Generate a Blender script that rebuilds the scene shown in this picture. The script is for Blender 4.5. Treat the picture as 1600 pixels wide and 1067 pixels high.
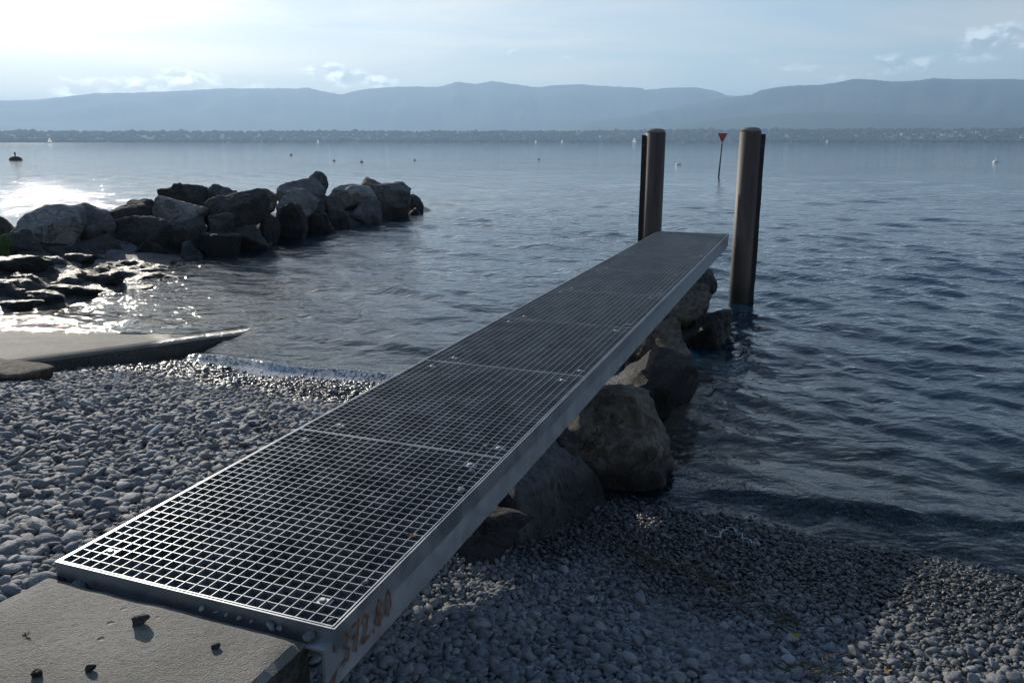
import bpy, bmesh, math, random
import numpy as np
from mathutils import Vector, Matrix, noise as mnoise

for o in list(bpy.data.objects):
    bpy.data.objects.remove(o)
SC = bpy.context.scene
COL = SC.collection
R = math.radians

# ------------------------------------------------------------------ camera
F_PX = 1244.0                       # 28 mm on a 36 mm frame, 1600 px wide
PITCH = math.atan(311.0 / F_PX)
DECK_Z = 1.14                       # grating above the lake (lake surface is z = 0)
EYE = np.array([0.0, 0.0, DECK_Z + 1.5])
cam_d = bpy.data.cameras.new('camera')
cam_d.lens = 28.0
cam_d.sensor_width = 36.0
cam_d.clip_start = 0.05
cam_d.clip_end = 80000.0
cam = bpy.data.objects.new('camera', cam_d)
cam.location = EYE
cam.rotation_euler = (R(90) - PITCH, 0, 0)
COL.objects.link(cam)
SC.camera = cam

# ------------------------------------------------------------------ sun, sky, exposure
SUN_AZ = R(-31.0)                   # measured clockwise from +Y
SUN_EL = R(22.0)
sun_dir = Vector((math.sin(SUN_AZ) * math.cos(SUN_EL), math.cos(SUN_AZ) * math.cos(SUN_EL), math.sin(SUN_EL)))
sd = bpy.data.lights.new('sun', 'SUN')
sd.energy = 4.0
sd.angle = R(0.53)
sd.color = (1.0, 0.92, 0.8)
so = bpy.data.objects.new('sun', sd)
so.rotation_euler = (-sun_dir).to_track_quat('-Z', 'Y').to_euler()
COL.objects.link(so)

SKY_STRENGTH = 0.095
EXPOSURE = 0.22
SC.view_settings.view_transform = 'Standard'
SC.view_settings.look = 'None'
SC.view_settings.gamma = 1.0
SC.view_settings.exposure = EXPOSURE
SC.view_settings.use_curve_mapping = False
SC.cycles.use_denoising = True
SC.cycles.use_adaptive_sampling = True
SC.cycles.adaptive_threshold = 0.015
SC.cycles.max_bounces = 8
SC.cycles.diffuse_bounces = 2
SC.cycles.glossy_bounces = 3
SC.cycles.transmission_bounces = 4
SC.cycles.transparent_max_bounces = 12
SC.cycles.volume_bounces = 2
SC.cycles.caustics_reflective = False
SC.cycles.caustics_refractive = False
SC.cycles.sample_clamp_indirect = 4.0


class NT:
    """small helper for node trees"""
    def __init__(self, tree):
        self.t = tree
        tree.nodes.clear()

    def n(self, kind, **kw):
        nd = self.t.nodes.new(kind)
        for k, v in kw.items():
            setattr(nd, k, v)
        return nd

    def link(self, a, b):
        self.t.links.new(a, b)

    def put(self, sock, v):
        if isinstance(v, bpy.types.NodeSocket):
            self.link(v, sock)
        elif v is not None:
            sock.default_value = v

    def m(self, op, a, b=None, c=None, clamp=False):
        nd = self.n('ShaderNodeMath', operation=op, use_clamp=clamp)
        self.put(nd.inputs[0], a)
        self.put(nd.inputs[1], b)
        self.put(nd.inputs[2], c)
        return nd.outputs[0]

    def mix(self, fac, a, b, blend='MIX'):
        nd = self.n('ShaderNodeMix', data_type='RGBA', blend_type=blend)
        self.put(nd.inputs[0], fac)
        self.put(nd.inputs[6], a if isinstance(a, bpy.types.NodeSocket) else tuple(a) + (1,))
        self.put(nd.inputs[7], b if isinstance(b, bpy.types.NodeSocket) else tuple(b) + (1,))
        return nd.outputs[2]

    def ramp(self, v, lo, hi, a=0.0, b=1.0, smooth=True):
        nd = self.n('ShaderNodeMapRange', interpolation_type='SMOOTHSTEP' if smooth else 'LINEAR')
        for i, x in enumerate((v, lo, hi, a, b)):
            self.put(nd.inputs[i], x)
        return nd.outputs[0]

    def noise(self, vec, scale, detail=4.0, rough=0.55, dist=0.0):
        nd = self.n('ShaderNodeTexNoise')
        self.put(nd.inputs['Vector'], vec)
        nd.inputs['Scale'].default_value = scale
        nd.inputs['Detail'].default_value = detail
        nd.inputs['Roughness'].default_value = rough
        nd.inputs['Distortion'].default_value = dist
        return nd.outputs['Fac']

    def bump(self, height, strength, dist, normal=None):
        nd = self.n('ShaderNodeBump')
        nd.inputs['Strength'].default_value = strength
        nd.inputs['Distance'].default_value = dist
        self.put(nd.inputs['Height'], height)
        self.put(nd.inputs['Normal'], normal)
        return nd.outputs[0]


def px_dir(px, py):
    x = (px - 800.0) / F_PX
    y = (533.5 - py) / F_PX
    c, s = math.cos(PITCH), math.sin(PITCH)
    return np.array([x, c + y * s, y * c - s])


def at_z(px, py, z):
    r = px_dir(px, py)
    return EYE + r * ((z - EYE[2]) / r[2])


def az_el(px, py):
    r = px_dir(px, py)
    return math.atan2(r[0], r[1]), math.atan2(r[2], math.hypot(r[0], r[1]))


def make_world():
    w = bpy.data.worlds.new('World')
    SC.world = w
    w.use_nodes = True
    t = NT(w.node_tree)
    sky = t.n('ShaderNodeTexSky', sky_type='NISHITA')
    sky.sun_disc = False
    sky.sun_elevation = SUN_EL
    sky.sun_rotation = SUN_AZ
    sky.altitude = 370.0
    sky.air_density = 1.0
    sky.dust_density = 0.6
    sky.ozone_density = 2.5
    tc = t.n('ShaderNodeTexCoord')
    sep = t.n('ShaderNodeSeparateXYZ')
    t.link(tc.outputs['Generated'], sep.inputs[0])
    x, y, z = sep.outputs
    az = t.m('ARCTAN2', x, y)
    el = t.m('ARCSINE', z)
    # thin high veil, drawn out in streaks over the whole sky
    inv = t.m('DIVIDE', 1.0, t.m('ADD', t.m('MAXIMUM', z, 0.0), 0.12))
    cv = t.n('ShaderNodeCombineXYZ')
    t.put(cv.inputs[0], t.m('MULTIPLY', t.m('MULTIPLY', x, inv), 0.55))
    t.put(cv.inputs[1], t.m('MULTIPLY', y, inv))
    veil = t.noise(cv.outputs[0], 0.9, 6.0, 0.58, 0.6)
    veil_f = t.m('MULTIPLY', t.ramp(veil, 0.34, 0.7, 0.3, 0.85), t.ramp(z, 0.1, 0.75, 1.0, 0.2))
    # scattered small cumulus low over the horizon, all the way round
    cc = t.n('ShaderNodeCombineXYZ')
    t.put(cc.inputs[0], az)
    t.put(cc.inputs[1], t.m('MULTIPLY', el, 1.7))
    puffs = t.noise(cc.outputs[0], 42.0, 6.0, 0.6, 0.2)
    sh = t.n('ShaderNodeVectorMath', operation='ADD')
    t.link(cc.outputs[0], sh.inputs[0])
    sh.inputs[1].default_value = (-0.005, 0.012, 0)
    puffs2 = t.noise(sh.outputs[0], 42.0, 4.0, 0.55, 0.2)
    clouds = [(250, 134, 95, 11, .75), (297, 123, 38, 11, .9), (120, 145, 32, 9, .8), (330, 135, 60, 7, .7),
              (512, 113, 30, 9, 1.0), (560, 122, 55, 10, 1.0), (590, 130, 25, 6, .9),
              (803, 84, 9, 5, .55), (885, 93, 9, 4, .5), (1240, 108, 42, 10, .5), (1325, 117, 34, 9, .75), (1215, 134, 25, 5, .5),
              (1415, 101, 36, 11, 1.0), (1555, 55, 44, 13, .95), (1560, 72, 42, 7, .9), (1505, 91, 40, 6, .7)]
    spots = []
    for px, py, wx, wy, k in clouds:
        a, e = az_el(px, py)
        spots.append((a, e, 1.3 * wx / F_PX, 1.35 * wy / F_PX, k))
    rnd = random.Random(5)
    for i in range(12):                       # the rest of the horizon
        spots.append((rnd.choice((-1, 1)) * rnd.uniform(.75, 3.0), rnd.uniform(.07, .2), rnd.uniform(.03, .07), rnd.uniform(.008, .013), rnd.uniform(.6, 1)))
    total = None
    for a, e, wa, we, k in spots:
        dx = t.m('DIVIDE', t.m('SUBTRACT', az, a), wa)
        dy = t.m('DIVIDE', t.m('SUBTRACT', el, e), we)
        d2 = t.m('MULTIPLY_ADD', dx, dx, t.m('MULTIPLY', dy, dy))
        g = t.m('MULTIPLY', t.m('SUBTRACT', 1.5, d2), k)
        total = g if total is None else t.m('MAXIMUM', total, g)
    body = t.m('ADD', t.m('MAXIMUM', total, -2.0), t.m('MULTIPLY', t.m('SUBTRACT', puffs, 0.54), 3.6))
    cloud_f = t.ramp(body, 0.2, 1.7, 0.0, 0.92)
    hs0 = t.n('ShaderNodeHueSaturation')
    hs0.inputs['Saturation'].default_value = 1.22
    t.link(sky.outputs[0], hs0.inputs['Color'])
    clear = hs0.outputs[0]
    hs = t.n('ShaderNodeHueSaturation')
    hs.inputs['Saturation'].default_value = 0.25
    hs.inputs['Value'].default_value = 1.3
    t.link(clear, hs.inputs['Color'])
    veiled = t.mix(veil_f, clear, t.mix(1.0, hs.outputs[0], (1.14, 1.02, 0.84), 'MULTIPLY'))
    hs2 = t.n('ShaderNodeHueSaturation')
    hs2.inputs['Saturation'].default_value = 0.75
    hs2.inputs['Value'].default_value = 0.8
    t.link(clear, hs2.inputs['Color'])
    hs3 = t.n('ShaderNodeHueSaturation')
    hs3.inputs['Saturation'].default_value = 0.25
    hs3.inputs['Value'].default_value = 2.1
    t.link(clear, hs3.inputs['Color'])
    ccol = t.mix(t.ramp(t.m('SUBTRACT', puffs, puffs2), -0.14, 0.14), hs2.outputs[0], hs3.outputs[0])
    final = t.mix(cloud_f, veiled, ccol)
    bg = t.n('ShaderNodeBackground')
    t.link(final, bg.inputs[0])
    bg.inputs[1].default_value = SKY_STRENGTH
    out = t.n('ShaderNodeOutputWorld')
    t.link(bg.outputs[0], out.inputs[0])
    w.cycles.sampling_method = 'MANUAL'
    w.cycles.sample_map_resolution = 512


make_world()

# ------------------------------------------------------------------ places: jetty coordinates
JAZ = R(20.6)
JO = at_z(522, 980, DECK_Z)                        # near right corner of the deck
JD = np.array([math.sin(JAZ), math.cos(JAZ), 0.0])  # along the jetty, towards the lake
JL = np.array([math.cos(JAZ), -math.sin(JAZ), 0.0])  # to its right
DECK_W = 1.19
DECK_LEN = 12.0


def JW(s, l, z):
    p = JO + JD * s + JL * l
    return Vector((p[0], p[1], z))


def to_j(x, y):
    dx, dy = x - JO[0], y - JO[1]
    return dx * JD[0] + dy * JD[1], dx * JL[0] + dy * JL[1]


def sstep(a, b, x):
    t = np.clip((x - a) / (b - a), 0, 1)
    return t * t * (3 - 2 * t)


def vnoise(x, y, seed=0):
    """vectorised 2-D value noise, 0..1"""
    xi, yi = np.floor(x), np.floor(y)
    fx, fy = x - xi, y - yi
    fx, fy = fx * fx * (3 - 2 * fx), fy * fy * (3 - 2 * fy)

    def h(a, b):
        v = np.sin(a * 127.1 + b * 311.7 + seed * 74.7) * 43758.5453
        return v - np.floor(v)
    return (h(xi, yi) * (1 - fx) + h(xi + 1, yi) * fx) * (1 - fy) + (h(xi, yi + 1) * (1 - fx) + h(xi + 1, yi + 1) * fx) * fy


def fnoise(x, y, octaves=4, seed=0):
    v, a, tot = 0, 0.5, 0
    for i in range(octaves):
        v = v + a * vnoise(x * 2 ** i, y * 2 ** i, seed + i)
        tot += a
        a *= 0.5
    return v / tot


SLIP_K, SLIP_S0 = 0.128, 7.44
SLIP_R, SLIP_L = -6.13, -10.0


def ground_z(s, l):
    def prof(s0, k, cap):
        d = s0 - s
        up = np.where(d > 0, np.minimum(k * d, cap + 0.02 * np.maximum(d, 0)), 0)
        dn = -np.minimum(0.15 * np.maximum(-d, 0), 0.9 + 0.07 * np.maximum(-d, 0))
        return np.where(d > 0, up, np.maximum(dn, -9.0))
    wob = 0.5 * (fnoise(l * 0.45 + 7, s * 0.3, 2, 3) - 0.5)
    zl = prof(5.3 + wob, 0.192, 1.02)
    zr = prof(3.45 + wob, 0.15, 0.95)
    w = sstep(-1.1, -0.1, l)
    z = zl * (1 - w) + zr * w
    # rocky bank left of the slipway
    wl = 7.4 + np.clip((-9.9 - l) * 2.1, -3, 6.0)
    zb = np.clip(0.10 * (wl - s), -0.9, 0.9) + 0.16 * (fnoise(s * 1.6, l * 1.6, 4, 11) - 0.5)
    wb = 1 - sstep(-10.6, -9.3, l)
    zb = np.where(s > wl + 6, np.minimum(zb, z), zb)
    z = z * (1 - wb) + zb * wb
    # rubble mound under the breakwater
    mound = 0.45 * (1 - ((l + 14.6) / 1.7) ** 2) - 0.9 * sstep(26.5, 30, s) - 0.9 * sstep(-18, -14, -s + 0 * l) * 0
    z = np.where((s > 4) & (l < -11), np.maximum(z, mound), z)
    # the bank falls away far from the shore
    z = np.where(s > 40, np.minimum(z, -4.0 - 0.02 * (s - 40)), z)
    z = z + 0.05 * (fnoise(s * 1.1, l * 1.1, 3, 21) - 0.5)
    return z


# ------------------------------------------------------------------ object helpers
def tag(o, label=None, cat=None, group=None, kind=None):
    for k, v in (('label', label), ('category', cat), ('group', group), ('kind', kind)):
        if v:
            o[k] = v
    return o


def link_mesh(name, me, mat, parent=None):
    o = bpy.data.objects.new(name, me)
    COL.objects.link(o)
    if mat is not None and not me.materials:
        me.materials.append(mat)
    if parent is not None:
        o.parent = parent
    return o


def mesh_np(name, verts, faces, smooth=False):
    me = bpy.data.meshes.new(name)
    verts = np.asarray(verts, dtype=np.float32)
    faces = np.asarray(faces, dtype=np.int32)
    k = faces.shape[1]
    me.vertices.add(len(verts))
    me.vertices.foreach_set('co', verts.ravel())
    me.loops.add(faces.size)
    me.loops.foreach_set('vertex_index', faces.ravel())
    me.polygons.add(len(faces))
    me.polygons.foreach_set('loop_start', np.arange(0, faces.size, k, dtype=np.int32))
    me.polygons.foreach_set('loop_total', np.full(len(faces), k, dtype=np.int32))
    if smooth:
        me.polygons.foreach_set('use_smooth', np.ones(len(faces), dtype=bool))
    me.update(calc_edges=True)
    me.validate()
    return me


def grid_faces(nr, nc):
    i = np.arange(nr - 1)[:, None] * nc + np.arange(nc - 1)[None, :]
    return np.stack([i, i + 1, i + nc + 1, i + nc], -1).reshape(-1, 4)


class MB:
    """collects simple solids, then becomes ONE mesh object"""
    def __init__(self):
        self.v, self.f = [], []

    def hexa(self, pts):
        b = len(self.v)
        self.v += [tuple(p) for p in pts]
        for q in ((0, 3, 2, 1), (4, 5, 6, 7), (0, 1, 5, 4), (1, 2, 6, 5), (2, 3, 7, 6), (3, 0, 4, 7)):
            self.f.append(tuple(b + i for i in q))

    def box(self, x0, x1, y0, y1, z0, z1):
        self.hexa([(x0, y0, z0), (x1, y0, z0), (x1, y1, z0), (x0, y1, z0), (x0, y0, z1), (x1, y0, z1), (x1, y1, z1), (x0, y1, z1)])
        return self

    def lathe(self, prof, seg=32, c=(0, 0, 0)):
        b = len(self.v)
        for r, z in prof:
            for i in range(seg):
                a = 2 * math.pi * i / seg
                self.v.append((c[0] + r * math.cos(a), c[1] + r * math.sin(a), c[2] + z))
        for j in range(len(prof) - 1):
            for i in range(seg):
                k = (i + 1) % seg
                self.f.append((b + j * seg + i, b + j * seg + k, b + (j + 1) * seg + k, b + (j + 1) * seg + i))
        self.f.append(tuple(b + i for i in reversed(range(seg))))
        self.f.append(tuple(b + (len(prof) - 1) * seg + i for i in range(seg)))
        return self

    def tube(self, pts, r, seg=6):
        pts = [Vector(p) for p in pts]
        b = len(self.v)
        n = len(pts)
        for i, p in enumerate(pts):
            d = (pts[min(i + 1, n - 1)] - pts[max(i - 1, 0)]).normalized()
            u = d.orthogonal().normalized() if i == 0 else (u - d * u.dot(d)).normalized()
            w = d.cross(u)
            rr = r[i] if isinstance(r, (list, tuple)) else r
            for k in range(seg):
                a = 2 * math.pi * k / seg
                self.v.append(tuple(p + u * (rr * math.cos(a)) + w * (rr * math.sin(a))))
        for i in range(n - 1):
            for k in range(seg):
                q = (k + 1) % seg
                self.f.append((b + i * seg + k, b + i * seg + q, b + (i + 1) * seg + q, b + (i + 1) * seg + k))
        self.f.append(tuple(b + i for i in reversed(range(seg))))
        self.f.append(tuple(b + (n - 1) * seg + i for i in range(seg)))
        return self

    def build(self, name, mat, parent=None, bevel=0.0, smooth=False):
        me = bpy.data.meshes.new(name)
        me.from_pydata(self.v, [], self.f)
        if bevel > 0:
            bm = bmesh.new()
            bm.from_mesh(me)
            bmesh.ops.bevel(bm, geom=list(bm.edges), offset=bevel, segments=2, affect='EDGES', profile=0.6)
            bm.to_mesh(me)
            bm.free()
        if smooth:
            me.polygons.foreach_set('use_smooth', np.ones(len(me.polygons), dtype=bool))
        me.update()
        return link_mesh(name, me, mat, parent)


def empty(name, loc=(0, 0, 0), rz=0.0):
    o = bpy.data.objects.new(name, None)
    o.empty_display_size = 0.2
    o.location = loc
    o.rotation_euler = (0, 0, rz)
    COL.objects.link(o)
    return o


# ------------------------------------------------------------------ materials
def new_mat(name):
    m = bpy.data.materials.new(name)
    m.use_nodes = True
    return m, NT(m.node_tree)


def finish(t, color, rough, normal=None, metallic=0.0, spec=0.5, extra=None):
    p = t.n('ShaderNodeBsdfPrincipled')
    t.put(p.inputs['Base Color'], color if isinstance(color, bpy.types.NodeSocket) else tuple(color) + (1,))
    t.put(p.inputs['Roughness'], rough)
    t.put(p.inputs['Metallic'], metallic)
    t.put(p.inputs['Specular IOR Level'], spec)
    if normal is not None:
        t.put(p.inputs['Normal'], normal)
    o = t.n('ShaderNodeOutputMaterial')
    t.link(p.outputs[0], o.inputs[0])
    return p


def pos_nodes(t):
    g = t.n('ShaderNodeNewGeometry')
    s = t.n('ShaderNodeSeparateXYZ')
    t.link(g.outputs['Position'], s.inputs[0])
    return g.outputs['Position'], s.outputs


def rock_mat(name, ca, cb, cc, wet_top=0.33, streak=False):
    """weathered rock: mottled, lichen and dusty flecks; sky-lit tops painted pale; wet and algae-dark near the lake surface"""
    m, t = new_mat(name)
    P, (x, y, z) = pos_nodes(t)
    n1 = t.noise(P, 1.7, 6, 0.62, 0.4)
    n2 = t.noise(P, 17.0, 7, 0.74)
    n3 = t.noise(P, 55.0, 4, 0.7)
    if streak:
        sc = t.n('ShaderNodeVectorMath', operation='MULTIPLY')
        t.link(P, sc.inputs[0])
        sc.inputs[1].default_value = (3.0, 3.0, 22.0)
        n2 = t.m('ADD', t.m('MULTIPLY', n2, 0.5), t.m('MULTIPLY', t.noise(sc.outputs[0], 1.0, 5, 0.65, 0.8), 0.5))
    col = t.mix(t.ramp(n1, 0.35, 0.65), ca, cb)
    col = t.mix(t.m('MULTIPLY', t.ramp(n2, 0.42, 0.72), t.ramp(n1, 0.36, 0.6, 0.25, 0.9)), col, cc)
    col = t.mix(t.ramp(n3, 0.56, 0.72, 0, 0.55), col, [c * 0.45 for c in ca])
    vo = t.n('ShaderNodeTexVoronoi', feature='DISTANCE_TO_EDGE')
    wv = t.n('ShaderNodeVectorMath', operation='MULTIPLY_ADD')
    nz = t.n('ShaderNodeTexNoise')
    nz.inputs['Scale'].default_value = 3.0
    t.link(P, nz.inputs['Vector'])
    t.link(nz.outputs['Color'], wv.inputs[0])
    wv.inputs[1].default_value = (0.5, 0.5, 0.5)
    t.link(P, wv.inputs[2])
    t.link(wv.outputs[0], vo.inputs['Vector'])
    vo.inputs['Scale'].default_value = 1.5
    crack = t.ramp(vo.outputs['Distance'], 0.0, 0.03, 1.0, 0.0)
    crack = t.m('MULTIPLY', crack, t.ramp(n1, 0.45, 0.6))
    nf = t.noise(P, 1.9, 5, 0.6, 0.9)
    fis = t.ramp(t.m('ABSOLUTE', t.m('SUBTRACT', nf, 0.5)), 0.0, 0.022, 1.0, 0.0)
    nf2 = t.noise(P, 4.6, 5, 0.62, 0.7)
    fis = t.m('MAXIMUM', fis, t.m('MULTIPLY', t.ramp(t.m('ABSOLUTE', t.m('SUBTRACT', nf2, 0.47)), 0.0, 0.02, 1.0, 0.0), 0.6))
    fis = t.m('MULTIPLY', fis, t.ramp(n2, 0.3, 0.55, 0.35, 1.0))
    col = t.mix(t.m('MULTIPLY', fis, 0.7), col, [c * 0.22 for c in ca])
    col = t.mix(t.m('MULTIPLY', crack, 0.3), col, [c * 0.3 for c in ca])
    gn = t.n('ShaderNodeNewGeometry')      # upper faces painted paler as if sky-lit, along with dust and bleaching
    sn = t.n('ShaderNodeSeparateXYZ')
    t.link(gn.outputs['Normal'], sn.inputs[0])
    skylit_dust = t.m('MULTIPLY', t.ramp(sn.outputs[2], 0.25, 0.8), t.ramp(n2, 0.35, 0.62, 0.15, 0.85))
    col = t.mix(t.m('MULTIPLY', skylit_dust, 0.7), col, [min(0.5, c * 1.15) for c in cc])
    edge = t.m('ADD', z, t.m('MULTIPLY', t.m('SUBTRACT', n1, 0.5), 0.5))
    wet = t.ramp(edge, wet_top - 0.16, wet_top + 0.06, 1.0, 0.0)
    moss = t.m('MULTIPLY', wet, t.ramp(n2, 0.45, 0.62))
    col = t.mix(t.m('MULTIPLY', wet, 0.72), col, (0.018, 0.016, 0.013))
    col = t.mix(t.m('MULTIPLY', moss, 0.35), col, (0.03, 0.034, 0.012))
    hgt = t.m('ADD', t.m('MULTIPLY', n2, 0.7), t.m('MULTIPLY', n3, 0.3))
    hgt = t.m('SUBTRACT', hgt, t.m('MULTIPLY', fis, 0.35))
    nb = t.bump(hgt, 1.0, 0.13)
    rough = t.m('SUBTRACT', 0.88, t.m('MULTIPLY', wet, 0.45))
    finish(t, col, rough, nb, spec=0.4)
    return m


M = {}
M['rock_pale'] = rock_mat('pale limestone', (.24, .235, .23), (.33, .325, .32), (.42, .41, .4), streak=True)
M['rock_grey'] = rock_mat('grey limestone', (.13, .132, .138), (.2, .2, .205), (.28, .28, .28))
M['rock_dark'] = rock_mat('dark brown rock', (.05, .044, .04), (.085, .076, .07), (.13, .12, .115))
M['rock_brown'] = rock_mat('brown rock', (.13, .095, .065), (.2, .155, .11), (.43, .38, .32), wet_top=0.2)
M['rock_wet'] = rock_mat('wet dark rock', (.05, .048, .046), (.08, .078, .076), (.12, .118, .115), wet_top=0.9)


def pebble_mat():
    m, t = new_mat('beach pebble')
    P, (x, y, z) = pos_nodes(t)
    oi = t.n('ShaderNodeObjectInfo')
    rnd = oi.outputs['Random']
    cr = t.n('ShaderNodeValToRGB')
    el = cr.color_ramp.elements
    el[0].position, el[0].color = 0.0, (.085, .09, .1, 1)
    el[1].position, el[1].color = 1.0, (.36, .36, .355, 1)
    for p, c in ((.2, (.13, .138, .15)), (.42, (.175, .18, .19)), (.62, (.21, .212, .215)), (.74, (.2, .18, .155)), (.8, (.25, .25, .25)), (.93, (.3, .29, .27))):
        e = el.new(p)
        e.color = c + (1,)
    cr.color_ramp.interpolation = 'LINEAR'
    t.link(rnd, cr.inputs[0])
    tco = t.n('ShaderNodeTexCoord')
    off = t.n('ShaderNodeVectorMath', operation='ADD')
    cmb = t.n('ShaderNodeCombineXYZ')
    t.put(cmb.inputs[0], t.m('MULTIPLY', rnd, 91.0))
    t.link(tco.outputs['Object'], off.inputs[0])
    t.link(cmb.outputs[0], off.inputs[1])
    n1 = t.noise(off.outputs[0], 1.4, 5, 0.65, 0.3)
    n2 = t.noise(off.outputs[0], 9.0, 3, 0.6)
    col = t.mix(t.ramp(n1, 0.3, 0.7, 0.0, 0.45), cr.outputs[0], (.34, .34, .335))
    col = t.mix(t.ramp(n2, 0.55, 0.7, 0.0, 0.35), col, (.07, .07, .072))
    n0 = t.noise(P, 1.6, 3, 0.5)
    wet = t.ramp(t.m('ADD', z, t.m('MULTIPLY', t.m('SUBTRACT', n0, 0.5), 0.2)), 0.16, 0.28, 1.0, 0.0)
    col = t.mix(t.m('MULTIPLY', wet, 0.74), col, (.014, .012, .01))
    rough = t.m('SUBTRACT', 0.72, t.m('MULTIPLY', wet, 0.52))
    nb = t.bump(t.m('ADD', n1, t.m('MULTIPLY', n2, 0.4)), 0.35, 0.05)
    col = t.mix(1.0, col, (.95, .96, .98), 'MULTIPLY')
    finish(t, col, rough, nb, spec=0.45)
    return m


M['pebble'] = pebble_mat()


def ground_mat():
    m, t = new_mat('shingle and lake bed')
    P, (x, y, z) = pos_nodes(t)
    vo = t.n('ShaderNodeTexVoronoi')
    t.link(P, vo.inputs['Vector'])
    vo.inputs['Scale'].default_value = 26.0
    n1 = t.noise(P, 1.2, 5, 0.6)
    sep = t.n('ShaderNodeSeparateColor')
    t.link(vo.outputs['Color'], sep.inputs[0])
    col = t.mix(sep.outputs[0], (.06, .062, .066), (.2, .2, .2))
    wetc = t.mix(sep.outputs[1], (.02, .019, .016), (.06, .055, .045))
    algae = t.mix(t.ramp(n1, 0.42, 0.62), wetc, (.12, .12, .05))
    wet = t.ramp(t.m('ADD', z, t.m('MULTIPLY', t.m('SUBTRACT', n1, 0.5), 0.15)), 0.10, 0.24, 1.0, 0.0)
    col = t.mix(wet, col, wetc)
    col = t.mix(t.ramp(z, -0.35, -0.1, 1.0, 0.0), col, algae)
    nb = t.bump(vo.outputs['Distance'], 0.8, 0.02)
    finish(t, col, t.m('SUBTRACT', 0.85, t.m('MULTIPLY', wet, 0.5)), nb, spec=0.4)
    return m


M['ground'] = ground_mat()


def concrete_mat(name, wet=False):
    m, t = new_mat(name)
    P, (x, y, z) = pos_nodes(t)
    n1 = t.noise(P, 2.3, 6, 0.6, 0.3)
    n2 = t.noise(P, 38.0, 5, 0.7)
    n3 = t.noise(P, 160.0, 3, 0.65)
    col = t.mix(t.ramp(n1, 0.3, 0.7), (.15, .138, .115), (.27, .25, .21))
    col = t.mix(t.ramp(n2, 0.48, 0.68, 0, .65), col, (.1, .094, .08))
    col = t.mix(t.ramp(n3, 0.58, 0.7, 0, .5), col, (.42, .41, .39))
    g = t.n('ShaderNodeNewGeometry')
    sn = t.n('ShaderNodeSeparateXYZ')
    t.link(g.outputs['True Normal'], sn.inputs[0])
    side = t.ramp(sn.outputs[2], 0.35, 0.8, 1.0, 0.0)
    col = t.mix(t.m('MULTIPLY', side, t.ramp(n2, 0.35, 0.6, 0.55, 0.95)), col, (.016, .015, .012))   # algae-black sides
    # small pits
    vo = t.n('ShaderNodeTexVoronoi')
    t.link(P, vo.inputs['Vector'])
    vo.inputs['Scale'].default_value = 13.0
    pit = t.m('MULTIPLY', t.ramp(vo.outputs['Distance'], 0.05, 0.17, 1.0, 0.0), t.ramp(n1, 0.5, 0.6))
    col = t.mix(t.m('MULTIPLY', pit, 0.8), col, (.05, .048, .044))
    h = t.m('SUBTRACT', t.m('ADD', t.m('MULTIPLY', n2, 0.5), t.m('MULTIPLY', n3, 0.5)), t.m('MULTIPLY', pit, 0.8))
    rough = 0.68
    nb = t.bump(h, 0.9, 0.02)
    if wet:
        film = t.ramp(t.m('ADD', z, t.m('MULTIPLY', t.m('SUBTRACT', t.noise(P, 0.55, 4, 0.55), 0.5), 0.28)), 0.17, 0.23, 1.0, 0.0)
        film = t.m('MULTIPLY', film, t.m('SUBTRACT', 1.0, t.m('MULTIPLY', side, 0.85)))
        col = t.mix(t.m('MULTIPLY', film, 0.6), col, (.04, .038, .033))
        col = t.mix(t.ramp(z, 0.0, 0.5, 0.35, 0.0), col, (.06, .05, .035))
        ripple = t.noise(P, 9.0, 5, 0.62, 0.5)
        rough = t.m('SUBTRACT', 0.72, t.m('MULTIPLY', film, 0.5))
        nb = t.bump(t.m('ADD', h, t.m('MULTIPLY', t.m('MULTIPLY', ripple, film), 3.5)), 0.9, 0.035)
    finish(t, col, rough, nb, spec=0.5)
    return m


M['concrete'] = concrete_mat('weathered concrete')
M['slipway'] = concrete_mat('slipway concrete', wet=True)


def metal_mat(name, base, rough, metallic=0.75, spots=0.35):
    m, t = new_mat(name)
    P, (x, y, z) = pos_nodes(t)
    n1 = t.noise(P, 6.0, 5, 0.6, 0.4)
    n2 = t.noise(P, 60.0, 3, 0.6)
    sc = t.n('ShaderNodeVectorMath', operation='MULTIPLY')
    t.link(P, sc.inputs[0])
    sc.inputs[1].default_value = (14.0, 14.0, 1.2)
    n3 = t.noise(sc.outputs[0], 1.0, 4, 0.6)
    col = t.mix(t.ramp(n1, 0.3, 0.7), [c * 0.82 for c in base], [min(1, c * 1.12) for c in base])
    col = t.mix(t.ramp(n3, 0.55, 0.75, 0, spots), col, [c * 0.5 for c in base])
    col = t.mix(t.ramp(n2, 0.62, 0.74, 0, spots), col, [c * 0.55 for c in base])
    r = t.ramp(n1, 0.3, 0.7, rough - 0.08, rough + 0.1)
    finish(t, col, r, t.bump(n2, 0.15, 0.003), metallic=metallic)
    return m


M['steel'] = metal_mat('galvanised steel', (.34, .36, .38), 0.45)
M['beam'] = metal_mat('galvanised beam', (.36, .38, .4), 0.55, metallic=0.45, spots=0.3)
M['bolt'] = metal_mat('bolt steel', (.36, .36, .35), 0.45)
M['rubber'] = metal_mat('black rubber', (.012, .012, .013), 0.7, metallic=0.0)
M['dark_steel'] = metal_mat('dark painted steel', (.02, .025, .024), 0.55, metallic=0.1)


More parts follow.
